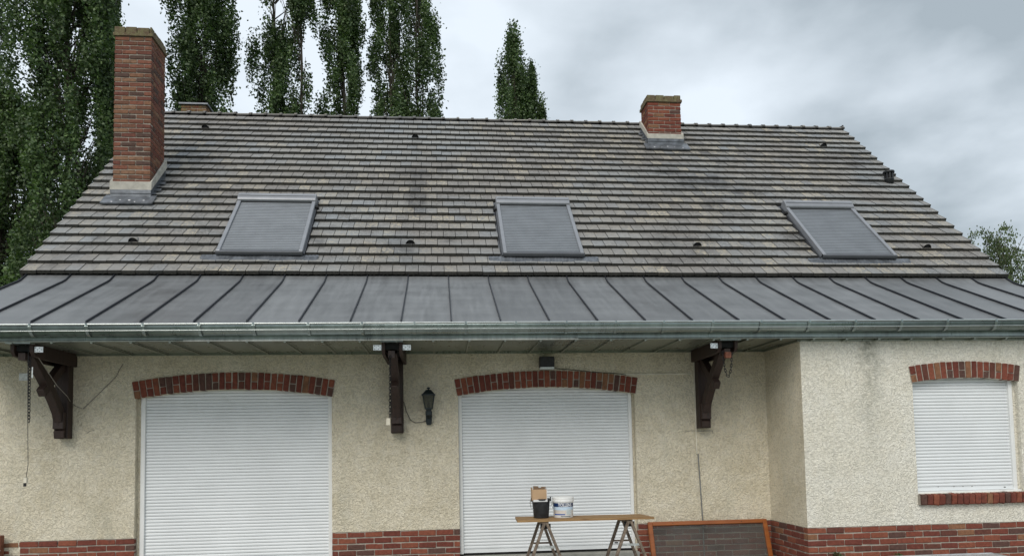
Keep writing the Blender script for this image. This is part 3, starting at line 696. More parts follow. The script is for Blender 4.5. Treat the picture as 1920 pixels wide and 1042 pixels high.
# roof cowl at right
cl = MB(); base = RPT(8.515, 3.42, .04)
cz = base[2]; cyy = base[1]
cowl = part('roof_cowl', MB().lathe([(.075, .06), (.088, .058), (.088, .04), (.078, .03), (.078, -.12), (0, -.12)], base[0], cyy, cz, 20), 'black_plastic', roof, True)
part('cowl_cap', MB().lathe([(0, .172), (.100, .172), (.104, .185), (.100, .205), (.0, .212)], base[0], cyy, cz, 20), 'black_plastic', cowl)
part('cowl_core', MB().lathe([(.055, .05), (.055, .18)], base[0], cyy, cz, 12), 'vent_dark', cowl)
cb = MB()
for i in range(10):
    a = 2*math.pi*i/10; M = Matrix.Translation((base[0], cyy, cz)) @ Matrix.Rotation(a, 4, 'Z'); cb.box(.068, .084, -.012, .012, .055, .178, M)
part('cowl_ribs', cb, 'black_plastic', cowl, kind='stuff')

# ---- skylights with closed outer shutters
slope_M = lambda x, v, n: Matrix.Translation(RPT(x, v, n)) @ Matrix.Rotation(S, 4, 'X')
def skylight(cx, label, sideflip):
    def mk(name, fn, mat, parent, smooth=False):
        mb = MB(); fn(mb); o = put(name, mb.mesh(name, mat, smooth), parent, RPT(cx, v0, 0), (S, 0, 0))
        if parent is not house:
            o.matrix_parent_inverse = Matrix.Translation(-WL[parent.name]) if parent.rotation_euler.x == 0 else parent_inv
        return o
    v0 = .455; H = 1.80; Wd = .610
    sk = mk('skylight', lambda m_: m_.box(-Wd+.03, Wd-.03, .02, H, -.02, .085), 'shutter_grey_dark', house)
    sk['label'] = label
    parent_inv = (Matrix.Translation(RPT(cx, v0, 0)) @ Matrix.Rotation(S, 4, 'X')).inverted()
    # side rails
    for s in (-1, 1):
        a, b = (s*Wd, s*(Wd-.055)); a, b = min(a, b), max(a, b)
        bev(mk('side_rail', lambda m_: m_.prism([(.0, .06), (.0, .125), (.02, .145), (H-.16, .152), (H-.16, .05)], 'x', a, b), 'shutter_grey', sk), .006)
        a, b = (s*(Wd+.02), s*(Wd-.04)); a, b = min(a, b), max(a, b)
        mk('side_cladding', lambda m_: m_.box(a, b, .03, H-.02, .0, .085), 'shutter_grey_dark', sk)
    # housing (rounded box at the top)
    pr = []
    for i in range(7):
        a = math.pi/2*i/6; pr.append((H+.01-.06+.06*math.sin(a)-.0, .115+.09*math.cos(a)))
    hp_ = [(H-.19, .06), (H-.19, .165), (H-.165, .185), (H-.08, .205)]+pr[1:]+[(H+.01, .03)]
    bev(mk('shutter_housing', lambda m_: m_.prism(hp_, 'x', -Wd-.004, Wd+.004), 'shutter_grey', sk), .008)
    mk('housing_groove', lambda m_: m_.box(-Wd+.01, Wd-.01, H-.115, H-.111, .196, .204), 'shutter_grey_dark', sk)
    mk('label_plate', lambda m_: m_.box(-Wd+.03, -Wd+.19, H-.085, H-.065, .2045, .2065), 'shutter_grey', sk)
    # corrugated curtain
    pts = []; n = 30; L0, L1 = .045, H-.19
    for i in range(n*4+1):
        f = i/(n*4); pts.append((L0+(L1-L0)*f, (.112+.013*abs(math.sin(math.pi*f*n))**.45)))
    mk('shutter_curtain', lambda m_: m_.strip(pts, 'x', -Wd+.055, Wd-.055), 'curtain_grey', sk)
    def grooves(m_):
        for i in range(1, 30):
            l = L0+(L1-L0)*i/30; m_.box(-Wd+.056, Wd-.056, l-.0085, l+.0085, .112, .1215)
    gg = mk('slat_gap', grooves, 'shutter_grey_dark', sk); gg['kind'] = 'stuff'
    mk('curtain_slot', lambda m_: m_.box(-Wd+.05, Wd-.05, H-.205, H-.188, .10, .132), 'dark_gap', sk)
    bev(mk('bottom_rail', lambda m_: m_.prism([(-.012, .075), (-.018, .10), (-.008, .135), (.045, .140), (.045, .075)], 'x', -Wd, Wd), 'shutter_grey_dark', sk), .004)
    mk('sash_bottom', lambda m_: m_.box(-Wd+.03, Wd-.03, -.005, .03, .0, .076), 'dark_gap', sk)
    # lead apron, ribbed, with rounded ends over the tiles
    def apron(m_):
        nx = 64; ys = [(-.16, .058), (-.10, .064), (-.04, .070), (.03, .06)]
        vs = []
        for y, z in ys:
            for i in range(nx+1):
                x = -.83+1.66*i/nx
                yy = y
                d = abs(x)-.72
                if d > 0: yy = y if y > -.10 else y+(.11-math.sqrt(max(0, .11**2-d*d)))*.9
                vs.append((x, yy, z+.0035*(i % 2)+.004*math.sin(x*9)))
        m_.add(vs, [(j*(nx+1)+i, j*(nx+1)+i+1, (j+1)*(nx+1)+i+1, (j+1)*(nx+1)+i) for j in range(3) for i in range(nx)])
    mk('lead_apron', apron, 'flashing_lead', sk)
    # gutter flashing beside and above the frame
    for s in (-1, 1):
        a, b = s*(Wd+.065), s*(Wd-.02); a, b = min(a, b), max(a, b)
        mk('side_flashing', lambda m_: m_.box(a, b, -.02, H+.05, .0, .012), 'flashing_lead', sk)
    a, b = sideflip*(Wd+.002), sideflip*(Wd+.055); a, b = min(a, b), max(a, b)
    mk('solar_connector', lambda m_: m_.box(a, b, H-.32, H-.26, .06, .11), 'dark_gap', sk)
    mk('top_flashing', lambda m_: m_.box(-Wd-.06, Wd+.06, H, H+.10, .0, .03), 'flashing_lead', sk)
skylight(SKY[0], 'left skylight with closed grey shutter', 1)
skylight(SKY[1], 'middle skylight with closed grey shutter', -1)
skylight(SKY[2], 'right skylight with closed grey shutter', -1)

# ---- chimneys
def chimney(x0, x1, y0, y1, ztop, label, mat, capo, nvis_sides, zcap, small=False):
    zb = ZE+(y0-YT)*sn/cs
    ch = part('chimney', MB().box(x0+.008, x1-.008, y0+.008, y1-.008, zb-.35, ztop), 'mortar', house, label=label)
    nrow = int((ztop-(zb+.09))/GZ)+1
    # front face bricks
    run(ch, x0, x1, x0, ztop-.002, nrow, lambda a: (a, y0+.045, 'x'), mat, .09, gx=(x1-x0)/(2.5 if not small else 3))
    sx_ = x1-.045 if nvis_sides > 0 else x0+.045
    def side_rows():
        for r in range(int((ztop-(zb-.1))/GZ)+1):
            z = ztop-.002-GZ*(r+.5); ph = y0+.09-(GX/2 if r % 2 else 0); k = 0
            while ph < y1-.02:
                a, b = max(ph, y0+.09), min(ph+GX, y1); ph += GX
                if b-a < .03: continue
                zroof = ZE+((a+b)/2-YT)*sn/cs
                if z < zroof+.02: continue
                brick(ch, sx_, (a+b)/2, z, .09, b-a-JT, GZ-JT, mat)
    side_rows()
    ot = MB(); ox = x0+.04 if nvis_sides > 0 else x1-.04
    for r in range(int((ztop-zb)/GZ)+1):
        z = ztop-.002-GZ*(r+.5)
        for k_ in range(3):
            a = y0+.09+k_*GX-(GX/2 if r % 2 else 0); a, b = max(a, y0+.09), min(a+GX, y1)
            if b-a > .05: ot.box(ox-.04, ox+.04, a, b-JT, z-.032, z+.032)
            a = x0+k_*GX; b = min(a+GX, x1)
            if b-a > .05: ot.box(a, b-JT, y1-.07, y1+.001, z-.032, z+.032)
    part('hidden_bricks', ot, mat+'_joined' if mat == 'brick_old' else 'brick_joined', ch, kind='stuff')
    # cement fillet and flashing following the slope
    def follow(off0, off1, ou, mat_, name, yy1=y1):
        mb = MB(); zz = lambda y: ZE+(y-YT)*sn/cs
        pf = [(x0-ou, y0-ou), (x1+ou, y0-ou), (x1+ou, yy1+ou), (x0-ou, yy1+ou)]
        vs = []
        for (x, y) in pf: vs.append((x, y, zz(y+ou if y < y1 else y)+off0))
        for i_, (x, y) in enumerate(pf): vs.append((x, y, zz(y+ou if y < y1 else y)+off1))
        iu = ou-.012 if ou > .03 else .0
        for (x, y) in [(x0-.0, y0-.0), (x1+.0, y0-.0), (x1+.0, yy1), (x0-.0, yy1)]: vs.append((x, y, zz(y)+off1+.012))
        mb.add(vs, [(0, 1, 5, 4), (1, 2, 6, 5), (2, 3, 7, 6), (3, 0, 4, 7), (4, 5, 9, 8), (5, 6, 10, 9), (6, 7, 11, 10), (7, 4, 8, 11)])
        return part(name, mb, mat_, ch)
    follow(-.02, .205, .018, 'flashing_lead', 'flashing')
    follow(.20, .335 if not small else .30, .034, 'fillet_cement', 'mortar_fillet')
    # apron in front: upstand + dressed skirt
    mb = MB(); zf = ZE+(y0-YT)*sn/cs
    mb.box(x0-.022, x1+.022, y0-.030, y0-.019, zf-.02, zf+.20)
    mb.box(x0-.026, x1+.026, y0-.040, y0-.030, zf+.140, zf+.200)
    v1 = (y0-.02-YT)/cs
    part('flashing', mb, 'flashing_lead', ch)
    sk_ = MB().box(x0-.11, x1+.11, v1-.17, v1+.06, .078, .090)
    sk_.box(x0-.11, x1+.11, v1-.173, v1-.167, .062, .090)
    for i in range(6): sk_.box(x1-.03, x1+.11-.05*(i % 2), v1+.03+i*.13, v1+.03+i*.13+.09, .078, .086); sk_.box(x0-.10+.05*(i % 2), x0+.03, v1+.03+i*.13, v1+.03+i*.13+.09, .078, .086)
    o = put('flashing_skirt', sk_.mesh('flashing_skirt', 'flashing_lead'), ch, (0, YT, ZE), (S, 0, 0))
    dm = MB(); rgx = random.Random(int(x0*10)+50)
    for i in range(5):
        xx = x0+.05+(x1-x0)*i/5+rgx.uniform(0, .05); vv = v1-.06-rgx.uniform(0, .08); r_ = rgx.uniform(.008, .018)
        dm.add([(xx+r_*math.cos(q)*rgx.uniform(.6, 1.4), vv+r_*math.sin(q)*rgx.uniform(.5, 1), .0915) for q in [k_*math.pi/4 for k_ in range(8)]], [tuple(range(8))])
    put('bird_lime', dm.mesh('bird_lime', 'print_white'), ch, (0, YT, ZE), (S, 0, 0))
    # corbelled cap of two mossy courses
    cp = part('chimney_cap', MB().box(x0-capo, x1+capo, y0-capo, y1+capo, ztop, ztop+.05), 'cap_mossy', ch)
    up = MB(); xx = x0-capo*.4; rgx = random.Random(3)
    while xx < x1+capo*.4-.03:
        L = min(.19+rgx.uniform(-.03, .03), x1+capo*.4-xx); up.box(xx, xx+L-.008, y0-capo*.4, y0+.12, ztop+.05, zcap+rgx.uniform(-.012, .006)); xx += L
    yy = y0+.13
    while yy < y1+capo*.4-.03:
        L = min(.2+rgx.uniform(-.03, .03), y1+capo*.4-yy)
        for a, b in ((x1+capo*.4-.12, x1+capo*.4), (x0-capo*.4, x0-capo*.4+.12)): up.box(a, b, yy, yy+L-.008, ztop+.05, zcap+rgx.uniform(-.012, .004))
        yy += L
    up.box(x0, x1, y1-.1, y1+.01, ztop+.05, zcap-.01)
    bev(part('cap_bricks', up, 'cap_mossy', cp), .008)
    return ch
chimney(-5.191, -4.617, 2.560, 3.163, 8.413, 'tall brick chimney at the left end of the roof', 'brick_old', .022, 1, 8.571)
c2 = chimney(4.203, 4.879, 4.485, 4.962, 8.47, 'short brick chimney at the ridge', 'brick_single', .026, -1, 8.613, True)
pt = part('chimney_pot', MB().lathe([(.02, 0), (.095, 0), (.10, .10), (.085, .13), (.03, .15), (0, .15)], 4.45, 4.80, 8.58, 14), 'cap_mossy', c2, True)
# third chimney behind the ridge
c3 = part('chimney', MB().box(-5.55, -5.04, 6.75, 7.25, 6.5, 9.215), 'mortar', house, label='low brick chimney top just showing behind the ridge')
run(c3, -5.56, -5.03, -5.56, 9.215, 4, lambda a: (a, 6.785, 'x'), 'brick_old', .09)
run(c3, 6.84, 7.25, 6.80, 9.215, 4, lambda a: (-5.073, a, 'y'), 'brick_old', .09)
part('metal_cap', MB().box(-5.60, -4.99, 6.70, 7.32, 9.217, 9.25), 'flashing_lead', c3)
part('mortar_fillet', MB().box(-5.60, -4.99, 6.70, 7.3, 8.7, 8.93), 'fillet_cement', c3)

# ---- timber brackets under the canopy
def bracket(cx, lab, plates):
    br = part('timber_bracket', MB().box(cx-.078, cx+.078, -.135, -.003, 1.84, 2.884), 'dark_wood', house, label=lab); bev(br, .006)
    # lower block with a carved diamond, notched below
    bl = MB().box(cx-.062, cx+.062, -.205, -.136, 1.955, 2.16); bev(part('carved_block', bl, 'dark_wood', br), .006)
    bl = MB().prism([(-.136, 1.85), (-.175, 1.85), (-.185, 1.92), (-.160, 1.953), (-.136, 1.953)], 'x', cx-.058, cx+.058); part('foot', bl, 'dark_wood', br)
    d = MB(); z = 2.05; d.add([(cx, -.206, z+.055), (cx+.027, -.206, z), (cx, -.206, z-.055), (cx-.027, -.206, z), (cx, -.216, z)], [(0, 4, 1), (1, 4, 2), (2, 4, 3), (3, 4, 0)])
    part('diamond', d, 'dark_wood', br)
    for s in (-1, 1):
        a, b = cx+s*.080, cx+s*.120; a, b = min(a, b), max(a, b)
        bev(part('beam', MB().prism([(-.002, 2.725), (-.002, 2.884), (-1.02, 2.884), (-1.02, 2.79), (-.98, 2.745), (-.80, 2.728)], 'x', a, b), 'dark_wood', br), .004)
    # curved brace from the block up to the beam front
    pts = [(-.19, 2.14), (-.27, 2.23), (-.45, 2.45), (-.66, 2.66), (-.74, 2.74), (-.74, 2.86), (-.93, 2.86), (-.91, 2.74), (-.70, 2.53), (-.52, 2.33), (-.40, 2.22), (-.30, 2.10), (-.25, 2.02), (-.20, 2.02)]
    mb = MB(); n_ = 7
    lo = pts[:7]; hi = pts[7:][::-1]
    path = [(-.165, 2.06), (-.215, 2.17), (-.33, 2.31), (-.52, 2.50), (-.73, 2.69), (-.84, 2.80)]
    vs = []; 
    for i, (y, z) in enumerate(path):
        y2, z2 = path[min(i+1, 5)]; y1_, z1_ = path[max(i-1, 0)]; dl = math.hypot(y2-y1_, z2-z1_); ny, nz = -(z2-z1_)/dl, (y2-y1_)/dl
        h_ = .055
        for s, q in ((-.050, -h_), (.050, -h_), (.050, h_), (-.050, h_)): vs.append((cx+s, y+ny*q, z+nz*q))
    fs = [(0, 1, 2, 3), (23, 22, 21, 20)]
    for i in range(5):
        for j in range(4): fs.append((i*4+j, (i+1)*4+j, (i+1)*4+(j+1) % 4, i*4+(j+1) % 4))
    bev(part('brace', mb.add(vs, fs), 'dark_wood', br), .005)
    bev(part('cross_brace', MB().beam((cx, -.12, 2.74), (cx, -.60, 2.36), .085, .10), 'dark_wood', br), .005)
    # joist stub and galvanised plates at the head
    part('joist_stub', MB().box(cx-.045, cx+.03, -1.0, -.88, 2.70, 2.78), 'dark_wood', br)
    part('hollow_shade', MB().box(cx-.079, cx+.079, -.97, -.30, 2.80, 2.867), 'dark_gap', br)  # dark filler standing in for the shade between the two beams
    for side in plates:
        a = cx+side*.121; b = a+side*.095; a, b = min(a, b), max(a, b)
        pl_ = MB().box(a, b, -1.0, -.995, 2.785, 2.848)
        s0 = cx+side*.121; pl_.box(min(s0, s0+side*.003), max(s0, s0+side*.003), -1.0, -.94, 2.785, 2.848)
        pm = part('galvanised_plate', pl_, 'galvanised', br)
        hl = MB()
        for i in range(4):
            for j in range(3):
                if (i+j) % 2 == 0: hl.box(a+.010+.022*i, a+.018+.022*i, -1.0015, -1.0005, 2.793+.02*j, 2.800+.02*j)
        part('plate_hole', hl, 'dark_gap', br)
    part('soffit_patch', MB().box(cx-.13, cx+.13, -1.10, -1.0, 2.872, 2.8846), 'fascia_zinc', br)
    return br
bracket(-4.612, 'left timber bracket under the canopy', (1,)); bracket(-.552, 'middle timber bracket under the canopy', (-1, 1)); bracket(3.482, 'right timber bracket under the canopy', (-1,))

# ================================================================== things on the facade
def chain_mesh(name, pts, lab, cat='chain', extra=None):
    """links along a path"""
    mb = MB(); P_ = [Vector(p) for p in pts]; L = .0; acc = []; step = .036
    seg = [(P_[i], P_[i+1]) for i in range(len(P_)-1)]
    tot = sum((b-a).length for a, b in seg); n = int(tot/step)
    def at(d):
        for a, b in seg:
            l = (b-a).length
            if d <= l: return a+(b-a)*(d/l), (b-a).normalized()
            d -= l
        return P_[-1], (P_[-1]-P_[-2]).normalized()
    for i in range(n):
        c, d = at((i+.5)*step); s = Vector((1, 0, 0)) if i % 2 == 0 else Vector((.35, 1, 0)).normalized()
        s = (s-d*s.dot(d)).normalized(); ring = []
        for k_ in range(9):
            a = 2*math.pi*k_/8; ring.append(c+d*.025*math.cos(a)+s*.012*math.sin(a))
        mb.tube(ring, .0042, 5, False)
    t_ = thing(name, lab, cat, tuple(P_[0])); part('chain_links', mb, 'chain_iron', t_)
    return t_
ch = chain_mesh('hanging_chain', [(-4.528, -1.01, 2.73), (-4.526, -1.01, 2.36), (-4.524, -1.01, 2.0)], 'long dark chain hanging from the left timber bracket, with a cord and plug below')
part('cord', MB().tube([(-4.545, -1.01, 2.83), (-4.552, -1.0, 2.60), (-4.548, -1.0, 2.40), (-4.540, -1.0, 2.0), (-4.533, -1.0, 1.75), (-4.527, -1.0, 1.54), (-4.545, -1.0, 1.40)], .0035, 6), 'cable_black', ch)
part('plug', MB().box(-4.563, -4.533, -1.015, -.985, 1.345, 1.405), 'trunking_white', ch); part('plug_pins', MB().box(-4.566, -4.546, -1.012, -.988, 1.305, 1.345), 'black_plastic', ch)
part('chain_tag', MB().box(-4.508, -4.496, -1.006, -.998, 2.50, 2.62), 'galvanised', ch)
ch = chain_mesh('hanging_chain', [(-.575, -1.01, 2.72), (-.582, -.95, 2.3), (-.590, -.90, 2.0)], 'thin dark chain hanging in front of the middle timber bracket with a white tag')
part('plug', MB().box(-.632, -.590, -.905, -.885, 1.92, 2.00), 'trunking_white', ch)
cat_ = [(3.408+.114*(i/12), -1.02, 2.745-.30*(1-((i-6)/6.0)**2)**.6) for i in range(13)]
ch = chain_mesh('hanging_chain', cat_, 'dark chain hanging in a U loop from the right timber bracket')
part('wooden_toggle', MB().box(3.435, 3.505, -1.04, -.98, 2.665, 2.735), 'post_wood', ch)
t_ = thing('wall_lantern', 'dark green-black four-sided lantern on a bracket between the middle bracket and door', 'wall lamp', (-.15, 0, 1.94))
LX, LY = -.151, -.13
def sq(mb, r0, z0, r1, z1):
    vs = [(LX+r*a, LY+r*b, z) for r, z in ((r0, z0), (r1, z1)) for a, b in ((-1, -1), (1, -1), (1, 1), (-1, 1))]
    mb.add(vs, [(i, (i+1) % 4, (i+1) % 4+4, i+4) for i in range(4)]+[(3, 2, 1, 0), (4, 5, 6, 7)])
mb = MB(); sq(mb, .088, 2.315, .086, 2.327); sq(mb, .080, 2.327, .030, 2.385); sq(mb, .012, 2.385, .012, 2.395); mb.lathe([(0, 0), (.022, .004), (.024, .014), (.012, .024), (0, .026)], LX, LY, 2.395, 10)
part('lantern_roof', mb, 'lantern_black', t_)
mb = MB()
for a, b in ((-1, -1), (1, -1), (1, 1), (-1, 1)): mb.beam((LX+a*.046, LY+b*.046, 2.15), (LX+a*.074, LY+b*.074, 2.318), .012, .012)
sq(mb, .05, 2.140, .05, 2.154); sq(mb, .028, 2.11, .040, 2.14)
part('lantern_frame', mb, 'lantern_black', t_)
mb = MB(); vs = [(LX+r*a, LY+r*b, z) for r, z in ((.043, 2.155), (.070, 2.315)) for a, b in ((-1, -1), (1, -1), (1, 1), (-1, 1))]
part('lantern_glass', mb.add(vs, [(i, (i+1) % 4, (i+1) % 4+4, i+4) for i in range(4)]), 'lantern_glass', t_)
part('bulb', MB().lathe([(.0, .0), (.02, .005), (.022, .06), (0, .08)], LX, LY, 2.155, 10), 'lantern_black', t_, True)
mb = MB().prism([(LX-.044, 2.12), (LX+.044, 2.12), (LX+.036, 1.96), (LX+.025, 1.94), (LX-.025, 1.94), (LX-.036, 1.96)], 'y', -.05, -.002)
mb.beam((LX, -.03, 2.02), (LX, LY, 2.12), .03, .03); mb.box(LX-.038, LX+.038, -.16, -.05, 2.06, 2.115)
bev(part('wall_bracket', mb, 'lantern_black', t_), .005)
tag(part('lantern_cable', MB().tube([(-.47, -.005, 2.245), (-.44, -.012, 2.12), (-.39, -.012, 2.01), (-.33, -.012, 1.972), (-.26, -.012, 1.975), (-.19, -.012, 1.992)], .004, 6), 'cable_black'), 'thin black cable drooping from the middle timber bracket to the lantern', 'cable')
t_ = thing('floodlight', 'black floodlight box mounted above the arch of the right door', 'floodlight', (1.39, 0, 2.64))
bev(part('lamp_housing', MB().prism([(-.16, 2.665), (-.17, 2.80), (-.04, 2.81), (-.03, 2.665)], 'x', 1.293, 1.482), 'black_plastic', t_), .006)
part('lamp_glass', MB().prism([(-.158, 2.64), (-.162, 2.664), (-.035, 2.664), (-.04, 2.64)], 'x', 1.298, 1.478), 'label_grey', t_)
part('lamp_bracket', MB().box(1.36, 1.42, -.04, -.002, 2.66, 2.80), 'black_plastic', t_)
tag(part('floodlight_cable', MB().tube([(1.485, -.02, 2.665), (1.55, -.012, 2.655), (1.75, -.025, 2.637), (2.05, -.025, 2.605), (2.3, -.025, 2.59), (2.46, -.02, 2.566)], .0045, 6), 'cable_black'), 'black cable running from the floodlight along the right door arch', 'cable')
t_ = thing('cable_trunking', 'cream plastic cable trunking on the wall between right door and right bracket', 'cable trunking', (3.42, 0, 1.5))
part('trunking_run', MB().box(2.36, 3.36, -.014, -.001, 2.562, 2.580), 'trunking_white', t_)
part('trunking_drop', MB().box(3.388, 3.404, -.014, -.001, 1.50, 2.845), 'trunking_white', t_)
tag(part('drain_pipe', MB().tube([(3.413, -.014, 1.50), (3.430, -.014, 1.05), (3.447, -.014, .60), (3.452, -.014, .02)], .0075, 8), 'pipe_grey'), 'thin grey pipe running down the wall below the cream trunking', 'pipe')
tag(part('loose_wire', MB().tube([(-4.50, -.98, 2.80), (-4.50, -.80, 2.68), (-4.46, -.55, 2.45), (-4.47, -.28, 2.34), (-4.55, -.03, 2.290), (-4.50, -.012, 2.24), (-4.41, -.012, 2.207), (-4.22, -.012, 2.40), (-4.02, -.012, 2.61), (-3.99, -.018, 2.68), (-3.935, -.04, 2.755)], .0045, 6), 'cable_grey'), 'loose grey wire looping from the left timber bracket across the wall', 'wire')
tag(part('wall_sticker', MB().box(-5.17, -5.07, -.012, -.001, 2.565, 2.655), 'tag_paper'), 'small square whitish cover plate on the wall by the left chain', 'cover plate')
part('wall_crack', MB().tube([(3.24, -.003, 1.795), (3.33, -.003, 1.812), (3.45, -.003, 1.802), (3.60, -.003, 1.806), (3.63, -.003, 1.80), (3.632, -.003, 1.765)], .0035, 5), 'cable_grey', house)
part('wall_crack', MB().tube([(-4.37, -.003, 1.90), (-4.33, -.003, 1.93), (-4.28, -.003, 1.94)], .003, 5), 'cable_grey', house)
st = part('wall_stain', MB().box(3.27, 3.66, -.0015, -.0005, 1.806, 1.812), 'cable_grey', house) if False else None
t_ = thing('wooden_post', 'reddish wooden post end with a pale knob at the left edge beside the plinth', 'post', (-5.42, -.15, 0))
bev(part('post_body', MB().box(-5.50, -5.268, -.14, -.06, .0, .69), 'post_wood', t_), .006)
part('knob', MB().lathe([(0, -.02), (.016, -.012), (.018, 0), (.012, .012), (0, .016)], -5.282, -.155, .518, 10), 'print_white', t_, True)

# ---- trestle table
def trestle(ax, lab):
    t_ = thing('trestle', lab, 'trestle', (ax, -1.0, 0), 'wooden trestles under the plank')
    part('top_bar', MB().box(ax-.035, ax+.035, -1.22, -.80, .735, .783), 'trestle_wood', t_)
    for (yy, top, hz, sp) in ((-1.215, .772, .395, .145), (-.80, .765, .32, .160)):
        k_ = sp/(top-hz)
        for s in (-1, 1):
            bev(part('leg', MB().beam((ax+s*.012, yy, top), (ax+s*(.012+k_*top), yy-(.03 if yy < -1 else -.03), 0), .03, .045), 'trestle_wood', t_), .003)
        part('crossbar', MB().box(ax-.105, ax+.105, yy+(-.022 if yy < -1 else -.03), yy+(-.018 if yy < -1 else -.012), .485, .512 if yy < -1 else .505), 'galvanised' if yy < -1 else 'trestle_wood', t_)
    part('hinge', MB().box(ax-.06, ax+.06, -1.20, -1.195, .70, .76), 'chain_iron', t_)
trestle(1.175, 'left wooden trestle standing under the end with the bucket'); trestle(2.150, 'right wooden trestle under the bare end of the plank')
pk = tag(part('plank', MB().add([(.872, -.77, .784), (.852, -1.225, .784), (2.43, -1.262, .784), (2.372, -.862, .784), (.872, -.77, .808), (.852, -1.225, .808), (2.43, -1.262, .808), (2.372, -.862, .808)], [(0, 1, 2, 3), (7, 6, 5, 4), (0, 4, 5, 1), (1, 5, 6, 2), (2, 6, 7, 3), (3, 7, 4, 0)]), 'plank_wood'), 'weathered brown board laid across the two trestles in front of the shutter', 'board')
ZQ = .809
t_ = thing('bucket', 'black dusty builder bucket on the board, holding the cardboard box', 'bucket', (1.155, -1.0, ZQ))
o = part('bucket_body', MB().lathe([(0, .002), (.086, .002), (.089, .012), (.104, .205), (.114, .208), (.114, .222), (.104, .224), (.100, .21), (.084, .012), (0, .012)], 1.155, -1.0, ZQ, 28), 'black_plastic', t_, True)
o.modifiers.new('edge', 'EDGE_SPLIT').split_angle = math.radians(35)
part('lug', MB().box(1.036, 1.048, -1.012, -.988, ZQ+.19, ZQ+.232), 'black_plastic', t_)
part('lug', MB().box(1.262, 1.274, -1.012, -.988, ZQ+.19, ZQ+.242), 'black_plastic', t_)
part('handle', MB().tube([(1.04, -1.0, ZQ+.225), (1.022, -1.04, ZQ+.18), (1.025, -1.09, ZQ+.13), (1.05, -1.12, ZQ+.108)], .004, 6).tube([(1.27, -1.0, ZQ+.235), (1.284, -1.04, ZQ+.19), (1.278, -1.09, ZQ+.15), (1.26, -1.11, ZQ+.11)], .004, 6), 'galvanised', t_)
t_ = thing('cardboard_box', 'small open brown cardboard box with a torn top, sitting in the black bucket', 'box', (1.135, -1.02, ZQ+.20))
bx0, bx1, by0, by1, bz0, bz1 = 1.043, 1.222, -1.10, -.96, ZQ+.205, ZQ+.335
mb = MB().box(bx0, bx1-.012, by0, by0+.004, bz0+.012, bz1).box(bx0, bx0+.004, by0+.004, by1, bz0, bz1+.02)
part('box_wall', mb, 'cardboard', t_)
part('box_side', MB().box(bx1-.012, bx1-.006, by0-.002, by1, bz0-.015, bz1+.012).box(bx0+.01, bx1-.004, by0-.006, by0-.0005, bz0-.012, bz0+.012), 'white_card', t_)
part('box_back', MB().prism([(bx0+.02, bz0), (bx1, bz0), (bx1, bz1+.022), (bx1-.055, bz1+.024), (bx1-.06, bz1+.012), (bx1-.085, bz1+.010), (bx1-.09, bz1+.03), (bx0+.03, bz1+.034)], 'y', by1-.004, by1), 'cardboard_in', t_)
t_ = thing('paint_pail', 'white plastic paint pail with navy TOLLENS label on the board', 'paint pail', (1.417, -1.0, ZQ))
PX, PY = 1.4175, -1.0
o = part('pail_body', MB().lathe([(0, .001), (.110, .001), (.114, .008), (.1205, .19), (.121, .195), (0, .195)], PX, PY, ZQ, 40), 'pail_white', t_, True); o.modifiers.new('e', 'EDGE_SPLIT').split_angle = .6
o = part('lid', MB().lathe([(.119, .185), (.128, .186), (.128, .206), (.124, .210), (.127, .214), (.127, .232), (.120, .238), (.08, .236), (0, .236)], PX, PY, ZQ, 40), 'pail_white', t_, True); o.modifiers.new('e', 'EDGE_SPLIT').split_angle = .5
def pr(z): return .114+(.1205-.114)*(z-.008)/.182
AC = math.atan2(-9.688-PY, 0-PX)    # direction from pail to the viewer's side of the yard
def wrap(u, z, off=.0012):          # u metres along the surface, 0 = facing the yard
    r = pr(z); a = AC+u/r; return (PX+(r+off)*math.cos(a), PY+(r+off)*math.sin(a), ZQ+z)
def patch(name, u0, u1, z0, z1, mat, off=.0012):
    n_ = max(2, int((u1-u0)/.008)); vs = [wrap(u0+(u1-u0)*i/n_, z, off) for z in (z0, z1) for i in range(n_+1)]
    return part(name, MB().add(vs, [(i, i+1, i+n_+2, i+n_+1) for i in range(n_)]), mat, t_)
patch('label_band', -.165, .145, .128, .172, 'label_navy'); patch('label_sky', -.165, .145, .090, .127, 'label_pale')
patch('label_picture', -.165, .045, .048, .089, 'label_beige'); patch('label_stripe', -.120, .020, .034, .046, 'label_blue')
patch('label_panel', .035, .100, .036, .098, 'label_grey', .0018)
def text(s, size, u, z, mat, name, bold=0.0, off=.0024):
    cu = bpy.data.curves.new(name, 'FONT'); cu.body = s; cu.size = size; cu.offset = bold; cu.resolution_u = 3
    tmp = bpy.data.objects.new(name, cu); C.objects.link(tmp); bpy.context.view_layer.update()
    dg = bpy.context.evaluated_depsgraph_get(); me = bpy.data.meshes.new_from_object(tmp.evaluated_get(dg)); bpy.data.objects.remove(tmp)
    for v in me.vertices: v.co = wrap(u+v.co.x*.80, z+v.co.y, off)
    me.materials.clear(); me.materials.append(MATS[mat]); return put(name, me, t_)
text('TOLLENS', .050, -.060, .133, 'print_white', 'label_text', .0010)
text('mat plus', .016, -.015, .037, 'print_white', 'label_small_text', .0003) if False else None
patch('print_lines', -.03, .09, .014, .022, 'print_dark', .0018)
for i in range(5): patch('print_line', .042, .092-.012*(i % 2), .044+.010*i, .046+.010*i, 'print_dark', .0022)
part('pail_handle', MB().tube([(PX-.128, PY, ZQ+.20), (PX-.142, PY-.03, ZQ+.16), (PX-.135, PY-.07, ZQ+.12), (PX-.115, PY-.09, ZQ+.105)], .0035, 6), 'galvanised', t_)

